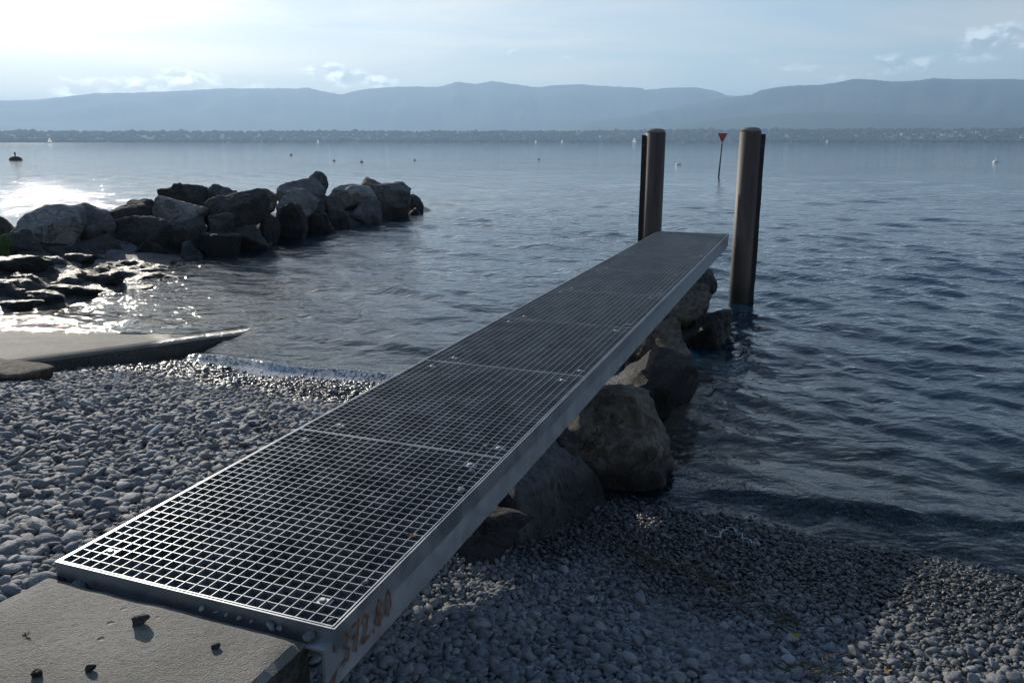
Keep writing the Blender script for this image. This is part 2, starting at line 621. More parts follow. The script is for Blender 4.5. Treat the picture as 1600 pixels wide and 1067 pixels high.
def pile_mat():
    m, t = new_mat('rusted brown pile')
    P, (x, y, z) = pos_nodes(t)
    sc = t.n('ShaderNodeVectorMath', operation='MULTIPLY')
    t.link(P, sc.inputs[0])
    sc.inputs[1].default_value = (9.0, 9.0, 0.9)
    n1 = t.noise(sc.outputs[0], 1.0, 5, 0.6, 0.3)
    n2 = t.noise(P, 30.0, 5, 0.65)
    col = t.mix(t.ramp(n1, 0.3, 0.7), (.055, .038, .031), (.098, .072, .06))
    col = t.mix(t.ramp(n2, 0.52, 0.72, 0, .5), col, (.05, .034, .027))
    wet = t.ramp(t.m('ADD', z, t.m('MULTIPLY', n2, 0.3)), 0.25, 0.55, 1, 0)
    col = t.mix(t.m('MULTIPLY', wet, 0.8), col, (.022, .024, .012))
    finish(t, col, t.m('SUBTRACT', 0.6, t.m('MULTIPLY', wet, 0.2)), t.bump(n2, 0.4, 0.01), spec=0.4)
    return m


M['pile'] = pile_mat()


def plain_mat(name, color, rough=0.6, var=0.2, scale=20.0, metallic=0.0):
    m, t = new_mat(name)
    P, _ = pos_nodes(t)
    n = t.noise(P, scale, 4, 0.6)
    col = t.mix(t.ramp(n, 0.3, 0.7), [c * (1 - var) for c in color], [min(1, c * (1 + var)) for c in color])
    finish(t, col, rough, t.bump(n, 0.2, 0.005), metallic=metallic)
    return m


M['paint_orange'] = plain_mat('faded orange paint', (.2, .1, .06), 0.85, 0.4, 60)
M['grit'] = plain_mat('grit crown', (.2, .19, .17), 0.9, 0.4, 60)
M['white'] = plain_mat('white paint', (.75, .75, .73), 0.5, 0.08)
M['red'] = plain_mat('red paint', (.42, .05, .04), 0.5, 0.15)
def sail_mat():
    m, t = new_mat('sail cloth lit through')
    P, _ = pos_nodes(t)
    col = t.mix(t.noise(P, 0.8, 3, 0.5), (.78, .77, .74), (.86, .85, .82))
    d, tr, mx, o = t.n('ShaderNodeBsdfDiffuse'), t.n('ShaderNodeBsdfTranslucent'), t.n('ShaderNodeMixShader'), t.n('ShaderNodeOutputMaterial')
    t.link(col, d.inputs[0])
    t.link(col, tr.inputs[0])
    mx.inputs[0].default_value = 0.5
    t.link(d.outputs[0], mx.inputs[1])
    t.link(tr.outputs[0], mx.inputs[2])
    t.link(mx.outputs[0], o.inputs[0])
    return m


M['sail'] = sail_mat()
M['hull'] = plain_mat('boat hull', (.6, .6, .6), 0.4, 0.1, 1)
M['buoy_dark'] = plain_mat('dark buoy', (.06, .05, .05), 0.6, 0.2, 4)
M['feather'] = plain_mat('feather', (.72, .72, .7), 0.8, 0.1, 90)
M['rope'] = plain_mat('bleached rope', (.5, .5, .48), 0.8, 0.2, 90)
M['leaf_yellow'] = plain_mat('yellow leaf', (.34, .22, .03), 0.7, 0.3, 60)
M['leaf_brown'] = plain_mat('brown leaf', (.17, .075, .03), 0.8, 0.35, 60)
M['weed'] = plain_mat('lake weed', (.05, .042, .018), 0.6, 0.5, 25)
M['grass'] = plain_mat('grass', (.07, .12, .022), 0.7, 0.3, 30)
M['wall'] = plain_mat('pale house wall', (.62, .6, .56), 0.8, 0.1, 0.3)
M['roof'] = plain_mat('brown roof', (.22, .14, .11), 0.8, 0.2, 0.3)


def land_mat(name, ca, cb, scale):
    m, t = new_mat(name)
    P, _ = pos_nodes(t)
    n = t.noise(P, scale, 6, 0.65)
    n2 = t.noise(P, scale * 6, 5, 0.65)
    col = t.mix(t.ramp(n, 0.38, 0.62), ca, cb)
    col = t.mix(t.ramp(n2, 0.5, 0.7, 0, .5), col, [c * 0.5 for c in ca])
    finish(t, col, 0.95, spec=0.1)
    return m


M['mountain'] = land_mat('forested mountain', (.035, .05, .03), (.08, .085, .06), 0.0008)
M['hill'] = land_mat('wooded hill', (.03, .045, .025), (.06, .075, .04), 0.002)
M['shore'] = land_mat('far shore land', (.024, .036, .018), (.036, .045, .025), 0.006)
M['woods'] = land_mat('far trees', (.025, .04, .02), (.05, .07, .03), 0.03)


def water_mat():
    m, t = new_mat('lake water')
    P, (x, y, z) = pos_nodes(t)
    at = t.n('ShaderNodeAttribute', attribute_name='depth')
    fo = t.n('ShaderNodeAttribute', attribute_name='foam')
    sc = t.n('ShaderNodeMapping')
    t.link(P, sc.inputs['Vector'])
    sc.inputs['Rotation'].default_value = (0, 0, R(12))
    sc.inputs['Scale'].default_value = (0.7, 1.0, 1.0)
    n0 = t.noise(sc.outputs[0], 0.75, 3, 0.5, 0.3)
    n1 = t.noise(sc.outputs[0], 3.2, 3, 0.55, 0.3)
    n2 = t.noise(sc.outputs[0], 13.0, 3, 0.55, 0.3)
    gust = t.noise(P, 0.06, 3, 0.5)
    ca_ = t.n('ShaderNodeAttribute', attribute_name='ruffle')
    g = t.m('MULTIPLY', t.ramp(gust, 0.35, 0.65, 0.75, 1.2), ca_.outputs['Fac'])
    nw = t.noise(sc.outputs[0], 0.2, 3, 0.5, 0.3)
    nb = t.bump(t.m('MULTIPLY', nw, g), 0.4, 0.25)
    nb = t.bump(t.m('MULTIPLY', n0, g), 0.4, 0.10, nb)
    nb = t.bump(t.m('MULTIPLY', n1, g), 0.75, 0.055, nb)
    nb = t.bump(t.m('MULTIPLY', n2, g), 0.75, 0.013, nb)
    fr = t.n('ShaderNodeFresnel')
    fr.inputs['IOR'].default_value = 1.333
    t.link(nb, fr.inputs['Normal'])
    tr = t.n('ShaderNodeBsdfTransparent')
    tr.inputs[0].default_value = (.72, .86, .84, 1)
    df = t.n('ShaderNodeBsdfDiffuse')
    df.inputs[0].default_value = (.011, .042, .08, 1)
    t.link(nb, df.inputs['Normal'])
    op = t.m('SUBTRACT', 1.0, t.m('EXPONENT', t.m('MULTIPLY', at.outputs['Fac'], -1.2)), clamp=True)
    body = t.n('ShaderNodeMixShader')
    t.put(body.inputs[0], op)
    t.link(tr.outputs[0], body.inputs[1])
    t.link(df.outputs[0], body.inputs[2])
    gl = t.n('ShaderNodeBsdfGlossy')
    gl.inputs['Roughness'].default_value = 0.045
    gl.inputs['Color'].default_value = (1, 1, 1, 1)
    t.link(nb, gl.inputs['Normal'])
    surf = t.n('ShaderNodeMixShader')
    t.put(surf.inputs[0], t.m('MINIMUM', fr.outputs[0], 0.9))
    t.link(body.outputs[0], surf.inputs[1])
    t.link(gl.outputs[0], surf.inputs[2])
    # foam and spray where the wavelets break
    nf = t.noise(P, 26.0, 6, 0.75, 0.8)
    ff = t.m('MULTIPLY', t.ramp(t.m('ADD', nf, t.m('MULTIPLY', fo.outputs['Fac'], 0.24)), 0.68, 0.8), t.ramp(fo.outputs['Fac'], 0.05, 0.4))
    fd = t.n('ShaderNodeBsdfDiffuse')
    fd.inputs[0].default_value = (.62, .64, .65, 1)
    fin = t.n('ShaderNodeMixShader')
    t.put(fin.inputs[0], ff)
    t.link(surf.outputs[0], fin.inputs[1])
    t.link(fd.outputs[0], fin.inputs[2])
    o = t.n('ShaderNodeOutputMaterial')
    t.link(fin.outputs[0], o.inputs[0])
    return m


M['water'] = water_mat()

# ------------------------------------------------------------------ ground sheet (beach, bank, lake bed)
def graded(lo, hi, near_lo, near_hi, step, grow=1.18):
    a = list(np.arange(near_lo, near_hi + 1e-6, step))
    d, x = step, near_hi
    while x < hi:
        d *= grow
        x += d
        a.append(x)
    d, x, pre = step, near_lo, []
    while x > lo:
        d *= grow
        x -= d
        pre.append(x)
    return np.array(pre[::-1] + a)


def build_ground():
    S = graded(-400, 400, -3, 14, 0.09)
    Lc = graded(-500, 500, -15, 6, 0.09)
    s, l = np.meshgrid(S, Lc, indexing='ij')
    z = ground_z(s, l)
    P = JO[None, None, :] + s[..., None] * JD + l[..., None] * JL
    P[..., 2] = z
    me = mesh_np('ground', P.reshape(-1, 3), grid_faces(len(S), len(Lc)), True)
    tag(link_mesh('ground', me, M['ground']), 'shingle beach running down into the lake bed', kind='structure')


build_ground()


# ------------------------------------------------------------------ lake
def build_water():
    rnd = np.random.RandomState(4)
    rs = [4.0]
    while rs[-1] < 5600:
        rs.append(rs[-1] * (1.0045 + min(max(rs[-1] - 28.0, 0) * 8e-5, 0.03)))
    rs = np.array(rs)
    th = np.radians(np.concatenate([np.arange(-82, -45, 1.0), np.arange(-45, 45, 0.17), np.arange(45, 82.1, 1.0)]))
    r, a = np.meshgrid(rs, th, indexing='ij')
    x, y = r * np.sin(a), r * np.cos(a) - 3.0
    s, l = to_j(x, y)
    gz = ground_z(s, l)
    depth = np.maximum(-gz, 0.0)
    on_slip = (l < SLIP_R) & (l > SLIP_L) & (s < SLIP_S0 + 4)
    depth = np.where(on_slip, np.minimum(depth, np.maximum(0, SLIP_K * (s - SLIP_S0))), depth)
    dr = np.gradient(rs)[:, None] * np.ones_like(a)
    z = np.zeros_like(x)
    for i in range(110):
        lam = 0.24 * (3.4 / 0.24) ** (rnd.rand() ** 1.3)
        # waves roll in towards the shore, a little from the right
        d = R(200.6 + 28) + rnd.normal(0, 0.55)
        k = 2 * math.pi / lam
        amp = 0.0030 * lam ** 0.8 * (0.6 + 0.8 * rnd.rand())
        ph = rnd.rand() * 6.283
        fade = np.clip(lam / (3.2 * dr) - 1, 0, 1)
        arg = k * (x * math.sin(d) + y * math.cos(d)) + ph
        sn = np.sin(arg)
        z += amp * fade * (sn + 0.22 * np.cos(2 * arg))
    calm = 1.0 - 0.45 * sstep(-0.5, -2.5, l) * (1 - sstep(10, 24, s))
    patch = 0.7 + 0.6 * fnoise(x * 0.22, y * 0.22, 3, 8)
    shoal = 0.35 + 0.65 * np.clip(depth / 0.35, 0, 1)
    z *= calm * patch * shoal * 1.1 / (1.0 + np.maximum(np.hypot(s - 6, l) - 14, 0) / 90.0)
    # wavelets about to break on the shingle and on the slipway
    foam = np.zeros_like(x)
    for (l0, l1, sc, h, w) in ((-6.1, -1.0, 5.75, 0.075, 0.13), (0.6, 7.0, 4.15, 0.035, 0.14), (0.9, 7.0, 5.2, 0.03, 0.2), (-6.1, -1.0, 7.1, 0.03, 0.25)):
        wob = 0.55 * (fnoise(l * 0.6, 0 * l + sc, 3, 31) - 0.5)
        e = (s - sc - wob) / w
        prof = np.exp(-np.where(e > 0, e * e * 0.5, e * e * 2.2))
        m_ = sstep(l0, l0 + .3, l) * (1 - sstep(l1 - .3, l1, l)) * (0.35 + fnoise(l * 1.1, s * 0 + sc, 2, 41))
        z += h * prof * m_
        if h > 0.06:
            foam = np.maximum(foam, 1.25 * np.exp(-(e + 1.0) ** 2 / 4.0) * m_)
        elif w == 0.14:
            foam = np.maximum(foam, 0.35 * np.exp(-(e + 1.4) ** 2 / 3.0) * m_)
    edge = np.exp(-(depth / 0.03) ** 2) * (gz > -0.2)
    foam = np.maximum(foam, 0.6 * edge * np.where(l < -1, 1.0, 0.45))
    foam = np.maximum(foam, on_slip * (depth < 0.05) * 0.35)
    sw = 4.9 + 1.4 * sstep(-8.2, -6.1, l) + 0.9 * (fnoise(l * 0.9, s * 0, 3, 91) - 0.5)
    ramp = SLIP_K * (SLIP_S0 - s) + 0.014 + 0.03 * (fnoise(s * 2.2, l * 1.4, 4, 92) - 0.42) + 0.022 * (fnoise(s * 5.5, l * 3.5, 3, 93) - 0.5) + 0.02 * np.sin(s * 21.0 + 9 * fnoise(l * 1.1, s * .7, 3, 94)) * fnoise(s * 2.5, l * 2.5, 2, 95) + 0.3 * z
    blend = sstep(0, 0.25, s - sw)
    ramp = ramp - 0.5 * (1 - sstep(0.05, 0.22, SLIP_R - l)) * (SLIP_S0 - s > 0)
    z = np.where(on_slip & (s < SLIP_S0 + .2), np.maximum(z, (ramp - 0.06 * (1 - blend))), z)
    foam = np.where(on_slip & (s < SLIP_S0), 0.45 * (1 - sstep(0.2, 1.0, s - sw)) + 0.1, foam)
    V = np.stack([x, y, z], -1).reshape(-1, 3)
    me = mesh_np('water', V, grid_faces(len(rs), len(th)), True)
    ruffle = 1.15 / (1.0 + np.maximum(np.hypot(s - 6, l) - 8, 0) / 50.0) + 0.2
    for nm, arr in (('depth', depth), ('foam', foam), ('ruffle', ruffle)):
        at = me.attributes.new(nm, 'FLOAT', 'POINT')
        at.data.foreach_set('value', arr.astype(np.float32).ravel())
    tag(link_mesh('water', me, M['water']), 'rippled blue lake', kind='structure')


build_water()


# ------------------------------------------------------------------ far shore, hill, mountains
def interp_profile(pts):
    a = np.array([az_el(*p) for p in pts])
    o = np.argsort(a[:, 0])
    return a[o, 0], np.tan(a[o, 1])


def range_mesh(name, pts, dist_of_az, near_f, far_f, mat, a0, a1, na, nr, rough_h, seed, label):
    """a mountain range with foot, crest and back slope; its crest follows the skyline"""
    paz, ptan = interp_profile(pts)
    az = np.linspace(a0, a1, na)
    tanv = np.interp(az, paz, ptan)
    D = dist_of_az(az)
    crest = tanv * D + EYE[2]
    u = np.linspace(0, 1.35, nr)
    V = np.zeros((nr, na, 3))
    for j, q in enumerate(u):
        dist = D * (near_f + (1 - near_f) * q) if q <= 1 else D * (1 + (q - 1) * far_f)
        x, y = dist * np.sin(az), dist * np.cos(az)
        prof = sstep(0, 1, np.array(min(q, 1.0))) ** 1.05 if q <= 1 else max(0.0, 1 - (q - 1) / 0.35 * 0.8)
        nz = fnoise(x / 900.0, y / 900.0, 5, seed) - 0.5
        gul = fnoise(az * 90.0 + nz * 3, 0 * az + q * 1.5, 4, seed + 3) - 0.5
        k = math.sin(min(q, 1.0) * math.pi) if q < 1 else 0
        fine = (fnoise(az * 500.0, 0 * az + 2.0, 3, seed + 9) - 0.5) * rough_h * 0.08 * (q > 0.8)
        V[j, :, 0], V[j, :, 1] = x, y
        V[j, :, 2] = np.maximum(crest * prof + (nz * rough_h + gul * rough_h * 0.3) * k + fine, -3 if q < .02 else 1.0)
    me = mesh_np(name, V.reshape(-1, 3), grid_faces(nr, na), True)
    return tag(link_mesh(name, me, mat), label, kind='structure')


far_pts = [(-900, 170), (-500, 160), (-200, 166), (0, 160), (60, 157), (100, 152), (140, 147), (180, 146), (230, 146), (330, 140), (400, 139), (440, 141), (480, 139), (510, 146), (535, 150),
           (560, 143), (600, 138), (650, 137), (690, 138), (715, 131), (745, 134), (770, 129), (800, 134), (840, 138), (870, 135), (905, 135),
           (940, 137), (990, 138), (1010, 143), (1040, 139), (1085, 137), (1115, 142), (1135, 150), (1170, 152), (1230, 160), (1300, 170), (1600, 185), (2200, 195)]
range_mesh('mountain', far_pts, lambda a: 17000 - 2000 * np.clip(a, -1, 1), 0.62, 0.5, M['mountain'], -1.15, 0.62, 700, 26, 260, 1, 'long hazy blue mountain range beyond the lake')
near_pts = [(820, 215), (900, 196), (1000, 178), (1080, 165), (1130, 155), (1160, 151), (1172, 150), (1190, 141), (1215, 137), (1235, 135), (1265, 135), (1300, 133), (1330, 126), (1380, 128), (1420, 128),
            (1460, 123), (1500, 125), (1560, 125), (1600, 127), (1750, 122), (1900, 130), (2300, 140), (3200, 150)]
range_mesh('mountain', near_pts, lambda a: 12500 - 500 * np.clip(a, -1, 1), 0.62, 0.5, M['mountain'], 0.02, 1.15, 500, 26, 200, 2, 'darker steeper mountain with a notch beside the hazy range')
hill_pts = [(860, 219), (960, 207), (1040, 198), (1100, 190), (1160, 183), (1220, 178), (1290, 176), (1400, 178), (1500, 181), (1600, 187), (1800, 192), (2400, 200)]
range_mesh('hill', hill_pts, lambda a: 9500 + 0 * a, 0.72, 0.4, M['hill'], 0.06, 1.0, 400, 16, 40, 3, 'low wooded hill in front of the mountains')
shore_pts = [(-900, 208), (-300, 208), (0, 208), (260, 208.5), (400, 208), (520, 207.5), (700, 208), (900, 207.5), (1010, 206), (1200, 205), (1400, 204.5), (1600, 204), (1900, 204), (2500, 205)]
range_mesh('far_shore', shore_pts, lambda a: 6200 + 0 * a, 0.79, 0.3, M['shore'], -1.15, 1.15, 900, 14, 10, 4, 'low wooded far shore of the lake')


def build_far_woods():
    """woods on the far shore: thousands of crowns that read as one mass"""
    rnd = np.random.RandomState(9)
    paz, ptan = interp_profile(shore_pts)
    bm = bmesh.new()
    bmesh.ops.create_icosphere(bm, subdivisions=1, radius=1.0)
    bv = np.array([v.co[:] for v in bm.verts])
    bf = np.array([[v.index for v in f.verts] for f in bm.faces])
    bm.free()
    n = 9000
    az = rnd.uniform(-0.95, 0.95, n)
    q = rnd.rand(n) ** 0.8
    q[:1400] = rnd.uniform(0.0, 0.06, 1400)
    D = 6200 * (0.79 + 0.21 * q)
    crest = np.interp(az, paz, ptan) * 6200 + EYE[2]
    gz = np.maximum(crest * sstep(0, 1, q) ** 1.05, 1.0)
    clump = fnoise(az * 60, q * 9, 3, 17)
    keep = clump > 0.3
    az, D, gz = az[keep], D[keep], gz[keep]
    n = len(az)
    hh = rnd.uniform(7, 13, n) * (1 + 0.5 * (rnd.rand(n) > 0.95))
    ww = hh * rnd.uniform(0.7, 1.7, n)
    V = bv[None] * np.stack([ww, ww, hh], -1)[:, None, :] * (1 + 0.25 * (rnd.rand(n, len(bv), 1) - 0.5))
    V += np.stack([D * np.sin(az), D * np.cos(az), gz + hh * 0.5], -1)[:, None, :]
    Fc = (bf[None] + (np.arange(n) * len(bv))[:, None, None]).reshape(-1, 3)
    me = mesh_np('far_woods', V.reshape(-1, 3), Fc, False)
    tag(link_mesh('far_woods', me, M['woods']), 'woods along the far shore', 'woods', kind='stuff')


build_far_woods()


def build_houses():
    rnd = random.Random(12)
    paz, ptan = interp_profile(shore_pts)
    spots = [(405, 213), (457, 212), (512, 212), (552, 212), (604, 213), (668, 214), (738, 212), (747, 212), (783, 212), (800, 213), (940, 217), (995, 217),
             (1230, 215), (1245, 216), (1290, 218), (1337, 215)]
    for i in range(34):
        spots.append((rnd.uniform(1380, 1600), rnd.uniform(208, 219)))
    me_w = me_r = None
    for i, (px, py) in enumerate(spots):
        a, e = az_el(px, py)
        crest = float(np.interp(a, paz, ptan)) * 6200 + EYE[2]
        # find where the sight line meets the rising shore
        best = None
        for q in np.linspace(0.02, 0.98, 60):
            D = 6200 * (0.79 + 0.21 * q)
            g = max(crest * float(sstep(0, 1, np.array(q))) ** 1.05, 1.0)
            sight = EYE[2] + math.tan(e) * D
            if best is None or abs(sight - g) < best[0]:
                best = (abs(sight - g), D, g)
        _, D, g = best
        t = empty('house', (D * math.sin(a), D * math.cos(a), g), -a + rnd.uniform(-.5, .5))
        k = rnd.uniform(.8, 1.5)
        t.scale = (k * rnd.uniform(1, 1.8), k, k)
        if i == 0:
            w = MB().box(-7, 7, -5, 5, -4, 11).build('wall', M['wall'], t)
            rb = MB()
            rb.hexa([(-7.6, -5.6, 11.02), (7.6, -5.6, 11.02), (7.6, 5.6, 11.02), (-7.6, 5.6, 11.02), (-6, -.2, 15), (6, -.2, 15), (6, .2, 15), (-6, .2, 15)])
            r_ = rb.build('roof', M['roof'], t)
            me_w, me_r = w.data, r_.data
        else:
            link_mesh('wall', me_w, None, t)
            link_mesh('roof', me_r, None, t)
        tag(t, 'tiny pale house with brown roof among the trees on the far shore', 'house', 'houses on the far shore')


build_houses()


# ------------------------------------------------------------------ slipway
def build_slipway():
    s_ = np.linspace(-8, 9.6, 140)
    l_ = np.linspace(SLIP_L, SLIP_R, 46)
    S, Lg = np.meshgrid(s_, l_, indexing='ij')
    z = SLIP_K * (SLIP_S0 - S) + 0.02 * (fnoise(S * 1.3, Lg * 1.3, 3, 51) - 0.5)
    z -= 0.05 * (Lg > SLIP_R - 0.01)
    edge = 0.05 * (fnoise(S * 1.7, Lg * 0, 4, 52) - 0.5)
    Lw = Lg + edge * (Lg > SLIP_R - 0.2)
    top = np.stack([S, Lw, z], -1)
    side = top[:, -1, :].copy()
    rows = [side]
    for i, dz in enumerate((0.12, 0.25, 0.4, 0.8)):
        r_ = side.copy()
        r_[:, 2] -= dz
        r_[:, 1] += 0.03 + 0.07 * (fnoise(s_ * 3.1, 0 * s_ + i * 3.3, 4, 53) - 0.4)
        rows.append(r_)
    full = np.concatenate([top, np.stack(rows[1:], 1)], 1)
    P = JO + full[..., :1] * JD + full[..., 1:2] * JL
    P[..., 2] = full[..., 2]
    me = mesh_np('slipway', P.reshape(-1, 3), grid_faces(full.shape[0], full.shape[1]), False)
    tag(link_mesh('slipway', me, M['slipway']), 'concrete slipway running down into the lake', kind='structure')


build_slipway()


# ------------------------------------------------------------------ boulders
_ico = {}


def ico(sub):
    if sub not in _ico:
        bm = bmesh.new()
        bmesh.ops.create_icosphere(bm, subdivisions=sub, radius=1.0)
        _ico[sub] = (np.array([v.co[:] for v in bm.verts]), np.array([[v.index for v in f.verts] for f in bm.faces]))
        bm.free()
    return _ico[sub]


def rock_mesh(name, seed, size, sub=4, planes=11, p=14, rough=0.09, top=None):
    """angular boulder: smooth intersection of random planes plus fractal relief, fitted to half extents `size`"""
    rnd = np.random.RandomState(seed)
    v, f = ico(sub)
    nrm = rnd.normal(size=(planes, 3))
    nrm /= np.linalg.norm(nrm, axis=1)[:, None]
    nrm = np.concatenate([nrm, np.array([[0, 0, 1.0], [0, 0, -1.0]]) + rnd.normal(0, .22, (2, 3))])
    nrm /= np.linalg.norm(nrm, axis=1)[:, None]
    d = rnd.uniform(0.5, 0.95, len(nrm))
    q = np.maximum(v @ nrm.T, 0) / d
    r = (np.sum(q ** p, 1) + 1e-9) ** (-1.0 / p)
    r = np.minimum(r, 1.5)
    w = v * r[:, None]
    o = Vector(rnd.uniform(-50, 50, 3))
    disp = np.empty(len(w))
    ax = Vector(rnd.normal(size=3)).normalized()
    for i in range(len(w)):
        q_ = Vector(w[i])
        if sub < 4:
            disp[i] = mnoise.fractal(q_ * 1.5 + o, 0.8, 2.1, 4)
            continue
        a_ = mnoise.fractal(q_ * 1.3 + o, 0.75, 2.1, 7)
        b_ = mnoise.turbulence(q_ * 1.9 - o, 4, True, noise_basis='PERLIN_ORIGINAL') - 0.6
        st = q_.dot(ax) * 5.0 + 1.6 * a_
        c_ = abs(st - math.floor(st) - 0.5) * 2 - 0.5
        disp[i] = a_ * 0.9 - 0.9 * b_ + 0.28 * c_
    w = w * (1 + rough * disp)[:, None]
    lo, hi = w.min(0), w.max(0)
    w = (w - (lo + hi) / 2) / ((hi - lo) / 2) * np.array(size)
    return mesh_np(name, w, f, True)


def boulder(box, t, mat, seed, label, deep=1.0, sub=4, group=None, name='boulder', cat='boulder', roll=0.0, planes=11, sink=0.0, p=14, rough=0.09):
    """box = (px0, py0, px1, py1) its outline in the photo; t = its distance, from where it stands"""
    x0, y0, x1, y1 = box
    r = px_dir((x0 + x1) / 2, (y0 + y1) / 2)
    c = EYE + r * t
    hw = (x1 - x0) / 2 / F_PX * t
    hh = (y1 - y0) / 2 / F_PX * t * 1.02 + sink / 2
    c[2] -= sink / 2
    me = rock_mesh(name, seed, (hw, max(0.5 * (hw + hh), 0.25) * deep, hh), sub, planes=planes, p=p, rough=rough)
    o = link_mesh(name, me, M[mat])
    o.location = c
    o.rotation_euler = (0, roll, -math.atan2(r[0], r[1]))
    return tag(o, label, cat, group)


def base_t(px):
    """distance along the sight line of the breakwater's foot at the waterline"""
    return float(np.interp(px, [0, 60, 150, 250, 330, 400, 440, 500, 550, 600, 660], [16.3, 17, 18, 18.8, 19.5, 20.5, 21.8, 24.2, 26, 27.6, 31.0]))


BW = 'boulders of the breakwater'
bw = [
    ((18, 320, 131, 382), 0.7, 'rock_pale', 'large pale slab-sided boulder sloping at the shore end of the breakwater', .8),
    ((-14, 338, 26, 372), 1.6, 'rock_dark', 'dark boulder behind the pale slab at the shore end', 1),
    ((66, 320, 110, 350), 2.3, 'rock_brown', 'brown boulder tip peeping over between the pale slab and the grey peaked boulder', 1),
    ((112, 317, 178, 384), 0.8, 'rock_grey', 'bluish grey peaked boulder next to the large pale slab', .9),
    ((156, 314, 248, 358), 1.7, 'rock_dark', 'dark brown boulder with rounded back above the lowest dark block', .9),
    ((192, 310, 242, 338), 2.8, 'rock_dark', 'small dark flat-topped boulder behind the rounded brown one', 1),
    ((170, 338, 268, 404), 0.5, 'rock_dark', 'broad dark block at the waterline below the rounded brown boulder', .8),
    ((240, 306, 326, 352), 1.4, 'rock_pale', 'pale cream flat-topped block below a dark ridge-shaped boulder', .8),
    ((249, 285, 330, 324), 2.7, 'rock_dark', 'dark ridge-shaped boulder on top behind the cream block', .9),
    ((-12, 359, 72, 405), -0.1, 'rock_dark', 'dark low boulder under the pale slab beside the grass', .8),
    ((256, 342, 330, 392), 0.6, 'rock_dark', 'dark boulder directly under the pale cream block', .8),
    ((280, 377, 315, 404), -0.1, 'rock_grey', 'small grey stone at the water below the cream block', 1),
    ((24, 392, 94, 426), -0.6, 'rock_wet', 'wet black low rock at the foot of the pale slab', .9),
    ((80, 368, 190, 414), 0.1, 'rock_dark', 'black block at the waterline under the grey peaked boulder', .8),
    ((322, 287, 370, 320), 2.8, 'rock_grey', 'grey-brown boulder on the crest beside the dark ridge-shaped one', 1),
    ((320, 296, 422, 350), 1.0, 'rock_dark', 'biggest dark brown boulder in the middle of the breakwater', .8),
    ((398, 295, 434, 324), 2.6, 'rock_brown', 'small brown boulder behind the biggest dark one', 1),
    ((429, 294, 499, 340), 0.9, 'rock_pale', 'pale rounded boulder leaning in front of the tallest grey one', .9),
    ((432, 278, 508, 322), 2.0, 'rock_grey', 'tall light grey boulder rising behind the pale rounded one', .9),
    ((468, 268, 513, 312), 2.9, 'rock_grey', 'pointed boulder forming the highest peak of the breakwater', .9),
    ((423, 316, 480, 364), 0.3, 'rock_dark', 'dark boulder with brown top under the pale rounded one', .9),
    ((493, 302, 552, 362), 0.7, 'rock_dark', 'dark wedge-shaped boulder between the pointed peak and the lake end', .9),
    ((512, 288, 589, 322), 1.6, 'rock_pale', 'wide pale flat boulder on top near the lake end', .9),
    ((545, 310, 597, 358), 0.4, 'rock_grey', 'grey streaked boulder standing in the water under the wide flat one', .9),
    ((556, 277, 612, 304), 2.6, 'rock_brown', 'light brown flat boulder on the crest close to the lake end', .9),
    ((583, 285, 643, 324), 1.0, 'rock_grey', 'dark grey block near the tip with a lighter rounded end', .9),
    ((634, 303, 662, 334), 0.6, 'rock_dark', 'last dark boulder at the lake tip of the breakwater', 1),
    ((591, 316, 640, 347), 0.2, 'rock_dark', 'low dark boulder at the water under the block near the tip', .9),
    ((326, 334, 367, 374), 0.3, 'rock_dark', 'dark boulder with a flat bluish face below the biggest one', .9),
    ((403, 327, 438, 366), 0.3, 'rock_dark', 'narrow dark boulder wedged beneath the biggest dark one', .9),
    ((362, 352, 417, 396), -0.1, 'rock_wet', 'wet triangular rock sloping into the water mid breakwater', .9),
    ((314, 362, 378, 402), -0.1, 'rock_wet', 'wet black block at the waterline beside the triangular rock', .9),
    ((468, 332, 524, 368), 0.2, 'rock_wet', 'wet dark boulder at the water under the wedge-shaped one', .9),
    ((634, 325, 658, 340), 0.0, 'rock_wet', 'small wet stone in the water by the tip', 1),
    ((205, 376, 262, 408), 0.1, 'rock_wet', 'wet black stone at the water in front of the broad dark block', .9),
]
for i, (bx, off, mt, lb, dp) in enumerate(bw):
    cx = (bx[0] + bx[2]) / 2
    boulder(bx, base_t(cx) + off, mt, 100 + i * 7, lb, dp, 5, BW, planes=10 + i % 5, sink=0.25, p=20 + 4 * (i % 3), rough=0.1 + 0.025 * (i % 3))

